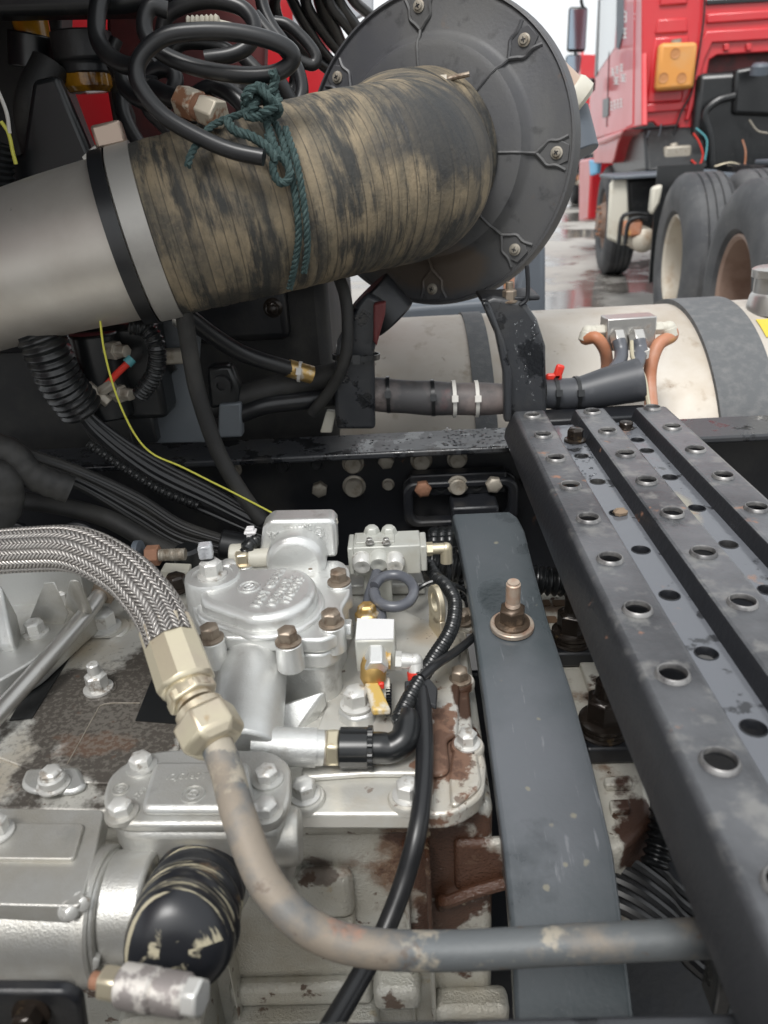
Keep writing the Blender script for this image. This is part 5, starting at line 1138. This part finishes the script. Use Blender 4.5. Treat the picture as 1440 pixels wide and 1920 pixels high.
for px, py in ((217, 657), (226, 738)):
    q = W(px, py, y=.91); bb = MB(); bb.lathe(q, (1, -.5, 0), [(-.012, .0115), (.004, .0115), (.004, .0078), (.018, .0078), (.019, .005)], 6); tag(build('hex_plug', bb, m_boltpale, bevel=.001), 'pale hex plug above the brass tee on the dark valve' if py < 700 else 'pale hex plug beside the yellow wire on the dark valve', 'plug')
rv = thing('relay_valve', W(255, 760, y=.95), 'black relay valve body half hidden behind the brass tee', 'valve')
b = MB(); q = W(240, 690, y=.97); b.box(q, (.10, .07, .12)); build('valve_body', b, m_plastic, rv, .008)
b = MB(); b.cyl(q+V((-.02, -.04, -.05)), q+V((-.02, -.04, .055)), .030, n=28); build('chamber', b, m_plastic, rv, .003)
hose('conduit', PL([(245, 610, .88), (275, 618, .88), (294, 650, .88), (290, 700, .885), (262, 742, .89)]), .0098, m_plastic, 'black corrugated conduit curled round the relay valve', 'conduit', step=.001, rf=conduit_rf(.0045, .10), n=16)
bk = thing('sheet_bracket', W(320, 830, y=.97), 'bluish grey sheet metal bracket standing on the left chassis rail', 'bracket')
m_sheet = mat('blue grey sheet', (.135, .15, .165), .42, .3, [dict(col=(.07, .075, .08), s=8, lo=.45, hi=.7, a=.7)])
yprism([(285, 600), (378, 600), (372, 700), (386, 830), (262, 832), (268, 755), (330, 692)], .985, .006, m_sheet, 'sheet', bk, .002)
b = MB(); b.box(W(318, 668, y=.97), (.04, .02, .018)); build('lug', b, m_boltpale, bk, .003)
b = MB(); b.box(W(268, 790, y=.95), (.034, .02, .055)); build('clip_plate', b, m_plastic, bk, .003)
hose('rubber_hose', PL([(344, 580, .86), (356, 660, .87), (372, 740, .875), (408, 845, .88), (450, 920, .88), (492, 978, .875)]), .0098, m_rubberd, 'dusty cloth wrapped hose dropping from the duct to the gearbox', 'hose', n=16)
hose('rubber_hose', PL([(350, 592, .90), (400, 630, .93), (460, 665, .96), (545, 692, .99)]), .0105, m_rubber, 'glossy black hose running from the duct clamp to the left post', 'hose', n=16)
fit = thing('brass_ferrule', W(562, 700, y=.99), 'brass ferrule with pale tie on the end of the glossy black hose', 'fitting')
b = MB(); b.cyl(W(540, 690, y=.99), W(585, 703, y=1.0), .0118, n=20); build('ferrule', b, m_brass, fit)
zip_tie(fit, W(562, 697, y=.995), (1, 0, -.2), .012, m_tie, .004)
b = MB(); q = W(350, 585, y=.885); b.lathe(q+V((-.008, 0, 0)), (1, -.2, -.4), [(0, .014), (0, .0175), (.010, .0175), (.010, .014)], 28, False, False); b.box(q+V((.014, -.005, .008)), (.012, .010, .006)); tag(build('hose_clamp', b, m_steel), 'steel hose clamp under the bottom of the rubber duct', 'clamp')
hose('rubber_hose', PL([(632, 510, 1.0), (648, 560, .985), (652, 620, .98), (645, 680, .98), (620, 730, .99), (585, 775, 1.0)]), .0078, m_rubberd, 'grey black hose tied to the left post and bending down left', 'hose', n=14)
hose('rubber_hose', PL([(400, 762, 1.01), (470, 740, 1.01), (540, 722, 1.02), (640, 700, 1.04)]), .017, m_rubberd, 'thick dusty hose lying behind the left post', 'hose', n=18)
hose('rubber_hose', PL([(420, 790, 1.0), (490, 762, 1.0), (560, 752, 1.01), (640, 745, 1.03)]), .0125, m_rubber, 'second black hose below the thick dusty hose', 'hose', n=16)
blk = thing('cable_bracket', W(425, 820, y=.985), 'upright black bracket with rubber grommet on the rail', 'bracket')
yprism([(410, 758), (452, 755), (454, 820), (408, 822)], .985, .02, m_sheet, 'foot', blk, .003)
yprism([(386, 688), (432, 684), (448, 722), (450, 762), (392, 768)], .99, .025, m_plastic, 'grommet', blk, .006)
b = MB(); b.lathe(W(416, 722, y=.988), (0, -1, 0), [(0, .013), (.006, .013), (.006, .006), (-.002, .006)], 24); build('grommet_ring', b, m_rubber, blk)
eb = thing('engine_bracket_casting', W(560, 780, y=1.25), 'bright aluminium engine casting glimpsed behind the hoses', 'casting')
b = MB(); b.cyl(W(490, 735, y=1.25), W(545, 660, y=1.25), .024, n=24); build('tube', b, m_steel, eb, .003)
b = MB(); b.box(W(585, 662, y=1.3), (.115, .05, .03)); b.cyl(W(585, 660, y=1.30), W(585, 632, y=1.30), .04, n=24); build('flange', b, m_steel, eb, .006)
b = MB(); b.box(W(525, 700, y=1.3), (.06, .05, .05)); build('lug', b, m_alu, eb, .006)
yprism([(612, 770), (630, 772), (622, 812), (600, 812)], 1.02, .01, m_cream, 'shim', eb, .002)
for i, (l, r_, m) in enumerate((([(-40, 830, .80), (20, 850, .80), (60, 890, .80), (132, 918, .81)], .0165, m_rubberd), ([(-30, 880, .78), (10, 900, .78), (14, 950, .78), (-20, 990, .78)], .0165, m_rubberd))):
    hose('rubber_hose', PL(l), r_, m, step=.0025, rf=conduit_rf(.014, .03), label='dusty ribbed hose stub bending behind the bell housing' if i == 0 else 'thick dusty hose bend at the edge of the bell housing', cat='hose', n=18)
hose('steel_tube', PL([(38, 938, .86), (110, 948, .86), (200, 972, .85), (280, 1015, .84), (360, 1052, .83), (420, 1075, .82)]), .0115, m_rubberd, 'dull bent tube running under the flat cable bundle', 'tube', n=16)
# threaded sender behind the braided hose
sd_ = thing('sender', W(300, 1060, z=.88), 'rusty threaded sender with hex behind the braided hose', 'sender')
q = W(275, 1042, z=.92); b = MB(); b.lathe(q-V((.012, 0, 0)), (1, 0, 0), [(0, .017), (.006, .017), (.007, .010)], 24); build('flange', b, m_slate, sd_)
b = MB(); b.cyl(q, q+V((.014, 0, 0)), .0115, n=6); build('hex', b, m_boltrust, sd_, .001)
b = MB(); b.tube([q+V((.012, 0, 0)), q+V((.026, 0, 0)), q+V((.042, 0, 0))], .0065, 14, 20, rf=lambda d, u: 1+.05*math.sin(d*3500)); build('thread', b, m_boltpale, sd_)
for px in (20, 140):
    q = W(px, 1005, z=.90); b = MB(); b.lathe(q+V((0, .01, -.012)), (0, -1, .2), [(0, .026), (.008, .026), (.010, .022), (.010, .003)], 32); tag(build('core_plug', b, m_dark, bevel=.001), 'round dark plug at the back of the bell housing', 'plug', 'round plugs behind the braided hose')
yprism([(300, 1070), (352, 1072), (352, 1112), (300, 1108)], W(330, 1090, z=.87).y, .02, m_cream, 'shim_plate', gb, .002)
bolt(gb, W(332, 1104, z=.885), .022, m_boltoil)
b = MB(); b.lathe(W(355, 1060, z=.87), (0, 0, 1), [(-.03, .016), (.02, .016), (.024, .013), (.024, .004)], 32); build('filter_stub', b, m_plastic, gb)

# ------------------------------------------------------------------ engine mass in the dark behind the left rail
en = thing('engine_block', (-.6, 1.5, .4), 'black engine block in deep shadow behind the left chassis rail', 'engine')
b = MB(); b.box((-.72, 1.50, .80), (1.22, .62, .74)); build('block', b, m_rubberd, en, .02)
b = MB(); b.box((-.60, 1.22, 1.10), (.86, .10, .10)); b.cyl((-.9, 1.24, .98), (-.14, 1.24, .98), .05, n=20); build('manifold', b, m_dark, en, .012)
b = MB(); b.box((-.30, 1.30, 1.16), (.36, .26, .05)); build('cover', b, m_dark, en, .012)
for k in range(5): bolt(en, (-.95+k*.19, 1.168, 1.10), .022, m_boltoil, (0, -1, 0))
# rain drops lying on the flange, the post and the deck
drop = MB()
rnd = random.Random(3)
def drops(n, px0, px1, py0, py1, z, smin, smax):
    for _ in range(n):
        p = W(rnd.uniform(px0, px1), rnd.uniform(py0, py1), z=z); s = rnd.uniform(smin, smax)
        drop.sphere(p+V((0, 0, s*.15)), s, 8, (rnd.uniform(.8, 1.7), rnd.uniform(.8, 1.3), .38))
drops(170, 830, 968, 802, 840, RT, .0006, .0020); drops(60, 660, 820, 815, 846, RT, .0006, .0016)
drops(80, 1070, 1120, 815, 900, DZ-VD, .0006, .0020)
for _ in range(46):
    p = W(rnd.uniform(965, 1005), 600+180*rnd.random()**2, y=.9995); s = rnd.uniform(.0005, .0014); drop.sphere(p, s, 8, (1, .35, 1.3))
o = build('water_drops', drop, mat('water', (.9, .93, .95), .03, 0, trans=1), None); o['kind'] = 'stuff'; tag(o, 'rain drops beaded on the rail flange, post and walkway plate', 'water drops')

# ------------------------------------------------------------------ this truck's own cab parts, upper left
cab = thing('cab_back', W(60, 300, y=1.9), 'dark underside and red back panel of the cab behind the hose coil', 'cab')
yprism([(60, -320), (622, -320), (618, 60), (616, 330), (60, 420)], 2.1, .08, m_red, 'red_panel', cab, .01)
yprism([(548, -300), (700, -300), (700, 20), (612, 62), (548, 48)], 2.07, .02, mat('pale grey pane', (.45, .47, .5), .25), 'pane', cab, .004)
yprism([(-320, -320), (118, -320), (112, 150), (150, 250), (186, 336), (0, 400), (-320, 430)], 1.28, .05, m_rubberd, 'left_shade_panel', cab, .006)  # added dark sheet standing for the shade under the cab
yprism([(196, -320), (505, -320), (495, 120), (470, 250), (330, 300), (222, 300), (200, 170)], 1.22, .04, m_darkred, 'coil_shade_panel', cab, .006)  # added maroon sheet standing for the darkness behind the coils
b = MB(); b.box((-.86, .75, 2.2), (.06, 2.6, 1.9)); build('rear_wall', b, m_darkred, cab, .02)
b = MB(); b.box((-.74, 1.10, 1.66), (1.0, 1.5, .05)); build('overhang', b, m_dark, cab, .01)
yprism([(-320, -320), (405, -320), (330, 4), (230, 24), (-320, 34)], 1.0, .05, m_plastic, 'edge_trim', cab, .01)
yprism([(205, 150), (224, 148), (250, 215), (258, 310), (222, 312), (212, 240)], 1.10, .012, m_rubberd, 'rubber_flap', cab, .004)
yprism([(60, 150), (105, 140), (180, 315), (185, 345), (140, 370), (-40, 400), (-40, 300), (40, 290)], .99, .02, m_plastic, 'rubber_apron', cab, .006)
fb = thing('fuel_bowl', W(155, 165, y=1.05), 'amber fuel bowl hanging under the added dark panel', 'fuel bowl')
b = MB(); b.lathe(W(156, 104, y=1.08), (0, 0, -1), [(0, .028), (.005, .030), (.034, .029), (.040, .024), (.041, .004)], 12); build('bowl', b, m_amber, fb, .001)
b = MB(); b.lathe(W(150, 60, y=1.08), (0, 0, -1), [(0, .036), (.03, .036), (.034, .031), (.045, .031)], 24); build('head', b, m_dark, fb, .002)
fb2 = thing('fuel_bowl', W(45, 65, y=1.1), 'second amber fuel bowl with dark cap in the shadowed corner', 'fuel bowl')
b = MB(); b.lathe(W(50, 8, y=1.1), (0, 0, -1), [(0, .022), (.045, .021), (.050, .016)], 12); build('bowl', b, m_amber, fb2, .001)
b = MB(); b.cyl(W(58, 64, y=1.1), W(60, 130, y=1.1), .027, n=24); build('cap', b, m_plastic, fb2, .002)
hose('air_hose', PL([(95, 120, 1.06), (62, 200, 1.04), (78, 290, 1.02), (110, 380, 1.0)]), .022, m_rubberd, 'thick dark hose hanging from the second fuel bowl', 'hose', n=16)
hose('wire', PL([(-6, 165, .95), (12, 210, .95), (18, 250, .95)]), .0022, m_tie, 'grey wire at the dark cab edge', 'wire', n=8)
hose('wire', PL([(2, 228, .95), (16, 250, .95), (24, 285, .95), (30, 308, .95)]), .0022, m_yellow, 'short yellow wire at the dark cab edge', 'wire', n=8)
hose('wire', PL([(155, 230, 1.4), (158, 270, 1.4), (160, 300, 1.4)]), .0026, m_yellow, 'short yellow wire crossing the red panel', 'wire', n=8)
hose('conduit', PL([(6, 270, .96), (4, 310, .96), (8, 350, .96)]), .012, m_plastic, 'vertical corrugated conduit at the dark cab edge', 'conduit', step=.0014, rf=conduit_rf(.007, .12), n=16)
b = MB(); p = W(160, 300, y=.86); q = W(184, 278, y=.86); b.tube([p, q], .0042, 8, 2); tag(build('wood_sliver', b, m_tie), 'pale sliver sticking up behind the duct clamp lug', 'sliver')

# slate mudguard seen under the air cleaner
mg = thing('mudguard', W(900, 640, y=2.0), 'slate grey plastic mudguard behind the air cleaner and tank', 'mudguard')
yprism([(742, 575), (960, 560), (985, 470), (1024, 455), (1024, 640), (742, 640)], 1.98, .5, m_slate, 'shell', mg, .015)
yprism([(945, 505), (966, 508), (964, 548), (945, 548)], 1.96, .02, m_ohose, 'reflector', mg, .003)

# ------------------------------------------------------------------ red truck parked across the yard
A0 = W(1240, 652, z=0); A1 = W(1112, 513, z=0)
hd = (A1-A0); hd.z = 0; WB = hd.length; hd.normalize(); rt = V((hd.y, -hd.x, 0))
tr = thing('red_truck', A0, 'red tractor truck with orange tank on its cab back parked on the wet yard', 'truck')
tr.rotation_euler = (0, 0, math.atan2(rt.y, rt.x))
def TL(p): d = p-A0; return V((d.dot(rt), d.dot(hd), d.z))
def T(px, py, y=None, x=None):
    d = ray(px, py)
    if y is not None: t = (A0+hd*y-CAM).dot(hd)/d.dot(hd)
    else: t = (A0+rt*x-CAM).dot(rt)/d.dot(rt)
    return TL(CAM+d*t)
def lb(name, mb, m, bevel=0, parent=None, ang=35): return build(name, mb, m, parent or tr, bevel, 2, ang, local=True)
def tyre(c, dual, front=False):
    c = V(c); s = .56
    wroot = bpy.data.objects.new('wheel', MB().lathe((0, 0, 0), (1, 0, 0), [(.05, .30), (.0, .335), (-.012, .42), (.0, .50), (.03, .545), (.05, .556)] + sum([[(x, .56), (x+.036, .56), (x+.038, .548), (x+.046, .548)] for x in (.055, .105, .155, .205)], []) + [(.255, .556), (.285, .53), (.31, .44), (.29, .32), (.25, .30)], 64, False, False).mesh('wheel', m_tyre))
    C.objects.link(wroot); wroot.parent = tr; wroot.location = c
    if front: prof = [(.05, .30), (.03, .305), (.028, .285), (.06, .27), (.05, .20), (-.02, .17), (-.03, .10), (-.05, .09), (-.055, .01)]
    else: prof = [(.05, .30), (.02, .312), (.015, .300), (.03, .285), (.10, .275), (.22, .262), (.235, .20), (.20, .15), (.17, .14), (.165, .01)]
    r_ = bpy.data.objects.new('rim', MB().lathe((0, 0, 0), (1, 0, 0), prof, 48, False, True).mesh('rim', m_rimr if c.y < -.5 or front else m_rim)); C.objects.link(r_); r_.parent = wroot
    for k in range(10):
        a = 2*math.pi*k/10; xo = -.022 if front else .195
        o = bpy.data.objects.new('wheel_nut', MB().cyl((xo-.03, .145*math.cos(a), .145*math.sin(a)), (xo+.02, .145*math.cos(a), .145*math.sin(a)), .018, n=6).mesh('wheel_nut', m_boltrust)); C.objects.link(o); o.parent = wroot
    return wroot
for y in (0, -1.38):
    tyre((0, y, .56), True); tyre((.345, y, .56), True); tyre((1.78, y, .56), True); tyre((2.12, y, .56), True)
tyre((.06, WB, .56), False, True); tyre((2.06, WB, .56), False, True)
for y in (0, -1.38): lb('axle', MB().cyl((.3, y, .56), (2.1, y, .56), .11, n=16), m_dark)
for x in (.80, 1.56): lb('chassis_rail', MB().box((x, WB/2-.9, .97), (.08, WB+3.6, .28)), m_dark, .01)
# cab
YC = WB-1.75
def ypoly(pts, y, dy, m, name, bev=.01): return lb(name, MB().prism([T(a, c, y=y) for a, c in pts], (0, dy, 0)), m, bev)
def xpoly(pts, x, dx_, m, name, bev=.01): return lb(name, MB().prism([T(a, c, x=x) for a, c in pts], (dx_, 0, 0)), m, bev)
ypoly([(1203, -260), (1203, 232), (1225, 228), (1232, 237), (1272, 233), (1275, 256), (1293, 257), (1300, 225), (1318, 185), (1330, 112), (1345, 103), (1640, 85), (1640, -260)], YC, .06, m_red, 'back_wall')
ypoly([(1234, 36), (1288, 33), (1291, 60), (1228, 64)], YC-.02, .03, m_red, 'pressed_panel', .012)
ypoly([(1228, 70), (1292, 66), (1280, 190), (1212, 194)], YC-.02, .03, m_red, 'pressed_panel', .02)
ypoly([(1240, -120), (1294, -120), (1290, 8), (1236, 12)], YC-.02, .03, m_red, 'pressed_panel', .02)
ypoly([(1200, 196), (1290, 190), (1290, 206), (1198, 213)], YC-.03, .04, m_red, 'cross_rib', .01)
ypoly([(1326, 26), (1640, 6), (1640, 22), (1325, 44)], YC-.025, .04, m_red, 'cross_rib', .01)
ypoly([(1326, 58), (1640, 40), (1640, 62), (1336, 80), (1322, 110), (1300, 200), (1292, 226), (1284, 226), (1300, 150), (1312, 80)], YC-.03, .04, m_red, 'opening_frame', .01)
for px in (1358, 1400): ypoly([(px, 82), (px+10, 81), (px+10, 94), (px, 95)], YC-.03, .02, m_red, 'clip', .006)
ypoly([(1325, 0), (1640, -16), (1640, -8), (1325, 9)], YC-.02, .03, m_plastic, 'window_seal', .004)
ypoly([(1325, -120), (1640, -130), (1640, -16), (1325, 0)], YC+.0, -.006, mat('cab window', (.55, .58, .60), .12), 'rear_window', 0)
lb('cable', MB().tube([T(a, c, y=YC-.05) for a, c in [(1322, -40), (1320, 30), (1312, 90), (1303, 140), (1296, 175), (1280, 205), (1270, 230), (1258, 270), (1248, 310)]], .008, 8, 6), m_plastic)
lb('cable', MB().tube([T(a, c, y=YC-.05) for a, c in [(1240, 232), (1235, 255), (1220, 272), (1212, 262), (1218, 245)]], .006, 8, 6), m_ghose)
# side of the cab
SX = T(1203, 100, y=YC).x
xpoly([(1203, -260), (1203, 236), (1180, 240), (1160, 248), (1106, 262), (1104, 238), (1106, 170), (1118, 140), (1128, -260)], SX, .05, m_red, 'side_wall', .012)
lb('cab_core', MB().box((SX+1.2, YC+1.0, 2.35), (2.2, 1.8, 1.2)), m_darkred)
xpoly([(1119, 138), (1152, 90), (1158, 0), (1158, -200), (1128, -200)], SX-.004, .02, mat('pale glass', (.62, .66, .68), .1), 'door_window', 0)  # opaque pale colour stands in for sky seen through the window
xpoly([(1158, -200), (1168, -200), (1168, 60), (1160, 92), (1155, 90)], SX-.012, .02, m_slate, 'window_pillar', .004)
xpoly([(1121, 0), (1124, 0), (1119, 140), (1114, 145)], SX-.01, .02, m_plastic, 'window_seal', .002)
xpoly([(1141, 96), (1142.5, 96), (1138, 238), (1136.5, 238)], SX-.004, .01, m_darkred, 'door_gap', 0)
xpoly([(1130, 186), (1141, 183), (1140, 218), (1129, 221)], SX-.012, .02, m_plastic, 'door_handle', .006)
xpoly([(1178, -200), (1192, -200), (1186, 235), (1172, 240)], SX-.008, .02, m_red, 'corner_pillar', .01)
# white lettering on the door, too worn to read: strokes only
def strokes(x0, y0, x1, y1, n, slope=-.4):
    b = MB()
    for k in range(n):
        a = x0+(x1-x0)*k/n; w_ = (x1-x0)/n
        yy = y0+slope*(a-x0)
        for (u0, v0, u1, v1) in ((.1, .0, .8, .16), (.35, .0, .55, 1), (.05, .45, .85, .58), (.1, .84, .8, 1)):
            b.prism([T(a+w_*u, yy+(y1-y0)*v, x=SX-.003) for u, v in ((u0, v0), (u1, v0), (u1, v1), (u0, v1))], (-.003, 0, 0))
    return b
lb('door_lettering', strokes(1146, 128, 1170, 142, 3, -.5), m_white); lb('door_lettering', strokes(1150, 144, 1176, 158, 2), m_white); lb('door_lettering', strokes(1144, 190, 1168, 206, 4, -.3), m_white)
lb('door_lettering', strokes(1170, 20, 1192, 42, 2, -.5), m_white); lb('door_lettering', strokes(1168, 52, 1186, 72, 2, -.5), m_white)
# fender, inner guard, bumper
xpoly([(1112, 268), (1168, 246), (1166, 252), (1158, 268), (1150, 300), (1146, 306), (1113, 306)], SX-.05, .12, m_red, 'fender', .03)
xpoly([(1114, 262), (1168, 244), (1162, 254), (1118, 272)], SX-.10, .2, m_red, 'fender_lip', .015)
xpoly([(1166, 250), (1206, 240), (1212, 322), (1145, 330), (1152, 290)], SX+.06, .5, m_plastic, 'inner_guard', .03)
xpoly([(1086, 300), (1108, 296), (1102, 412), (1085, 416)], SX+.02, .3, m_red, 'bumper', .03)
xpoly([(1104, 300), (1120, 300), (1118, 325), (1106, 330)], SX-.02, .05, m_blue, 'rag', .015)
# mirrors
MYf = WB+.75
for (l, t, r_, bb, nm) in ((1063, 12, 1103, 97, 'mirror'), (1058, 102, 1092, 138, 'small_mirror')):
    pc_ = [T(a, c, y=MYf) for a, c in ((l+4, t), (r_, t), (r_-5, bb), (l, bb))]
    m_o = lb(nm, MB().prism(pc_, (0, .08, 0)), m_plastic, .03)
    cc = sum(pc_, V())/4
    lb('mirror_glass', MB().prism([p+(cc-p)*.12 for p in pc_], (0, -.004, 0)), m_glass, 0, m_o)
lb('mirror_arm', MB().tube([T(a, c, y=MYf+.05) for a, c in ((1095, 20), (1090, 0), (1100, -8), (1130, -4))], .018, 8, 5), m_plastic)
lb('mirror_arm', MB().tube([T(a, c, y=MYf+.05) for a, c in ((1078, 95), (1078, 106))], .012, 8, 3), m_plastic)
lb('mirror_foot', MB().box(T(1105, 160, y=MYf-.1), (.12, .12, .14)), m_plastic, .03)
# ochre tank
ob = [T(a, c, y=YC-.04) for a, c in ((1232, 84), (1302, 82), (1294, 168), (1224, 173))]
otk = lb('expansion_tank', MB().prism(ob, (0, -.13, 0)), m_orange, .03)
for px, py in ((1266, 100), (1244, 146), (1278, 146)):
    p = T(px, py, y=YC-.171); lb('dimple', MB().lathe(p, (0, -1, 0), [(0, .038), (.004, .038), (.002, .030), (-.004, .02)], 20), mat('ochre dimple', (.45, .20, .07), .6) if px == 1266 else bpy.data.materials['ochre dimple'], 0, otk)
lb('tank_neck', MB().cyl(T(1268, 84, y=YC-.1), T(1268, 74, y=YC-.1), .04, n=16), m_boltpale, 0, otk)
# machinery under the cab
lb('engine', MB().box((1.25, YC+.5, 1.35), (1.5, 1.2, .9)), m_plastic, .05)
ypoly([(1378, 130), (1440, 118), (1500, 120), (1500, 220), (1374, 215)], YC-.15, .3, m_plastic, 'filter_box', .03)
lb('filter_cap', MB().lathe(T(1423, 140, y=YC-.3), (0, -.2, 1), [(0, .07), (.06, .07), (.08, .05), (.08, .01)], 20), m_slate)
lb('grab_tube', MB().tube([T(a, c, y=YC-.2) for a, c in ((1335, 330), (1332, 260), (1322, 215), (1345, 190), (1378, 180))], .03, 10, 6), m_plastic)
lb('exhaust_tube', MB().cyl(T(1336, 262, y=YC), T(1400, 258, y=YC), .10, n=20), m_rimr, .01)
lb('engine_casting', MB().box(T(1265, 300, y=YC-.1), (.22, .2, .22)).cyl(T(1262, 268, y=YC-.1), T(1264, 300, y=YC-.1), .04, n=12), m_boltpale, .02)
for l, m in (([(1300, 250), (1310, 265), (1318, 290), (1310, 310), (1296, 300)], m_redtube), ([(1392, 262), (1398, 285), (1396, 315)], m_ohose), ([(1340, 312), (1370, 305), (1395, 312)], m_zinc), ([(1305, 240), (1325, 262), (1322, 300)], m_cyan), ([(1405, 225), (1420, 245), (1440, 250)], m_boltpale)):
    lb('loose_wire', MB().tube([T(a, c, y=YC-.25) for a, c in l], .0075, 8, 5), m)
# things along the chassis
cb = ypoly([(1152, 334), (1176, 330), (1180, 445), (1170, 462), (1138, 448), (1144, 345)], YC-.9, .05, m_cream, 'step_plate', .02)
ypoly([(1176, 334), (1330, 326), (1332, 412), (1212, 430), (1180, 420)], YC-.85, .6, m_plastic, 'battery_box', .03)
ypoly([(1150, 330), (1345, 318), (1350, 326), (1150, 338)], YC-.95, .8, m_slate, 'grey_deck', .01)
lb('chassis_cover', MB().box((1.2, .1, 1.14), (1.0, 1.4, .03)), m_slate, .01)
lb('air_tank', MB().lathe(T(1206, 450, y=YC-1.0), (0, 1, 0), [(-.06, .02), (-.055, .05), (-.03, .085), (0, .095), (.8, .095)], 28), m_rim)
lb('valve', MB().box(T(1185, 428, y=YC-1.0), (.14, .1, .12)), m_ohose, .02)
lb('step_bracket', MB().tube([T(a, c, y=YC-1.0) for a, c in ((1160, 458), (1166, 410), (1185, 400), (1215, 402))], .016, 8, 4), m_plastic)
lb('step_bracket', MB().tube([T(a, c, y=YC-1.05) for a, c in ((1172, 458), (1178, 418), (1195, 408), (1215, 410))], .016, 8, 4), m_plastic)
ypoly([(1224, 352), (1244, 345), (1238, 380), (1224, 405), (1219, 395)], .35, .1, m_cream, 'guard_end', .02)
ypoly([(1275, 340), (1345, 328), (1340, 342), (1280, 352)], .3, .2, m_cream, 'guard_stay', .02)
lb('mud_flap', MB().prism([V((.0, .62, .35)), V((.32, .62, .35)), V((.32, .66, 1.15)), V((0, .66, 1.15))], (0, .02, 0)), m_plastic)
lb('air_pipe', MB().tube([T(a, c, y=YC-.6) for a, c in ((1330, 330), (1400, 335), (1480, 336))], .04, 10, 5), m_slate)
lb('spring_end', MB().box((.72, -.62, .78), (.3, .12, .12)), m_boltpale, .02)

def copy_tree(o, parent=None):
    c = o.copy(); C.objects.link(c); c.parent = parent
    for ch in list(o.children): copy_tree(ch, c)
    return c
t2 = copy_tree(tr); t2.location = W(1096, 400, z=0)+rt*.2-hd*WB*.0+V((-.2, 0, 0)); t2['label'] = 'farther red truck half hidden behind the air cleaner rim and the parked truck'
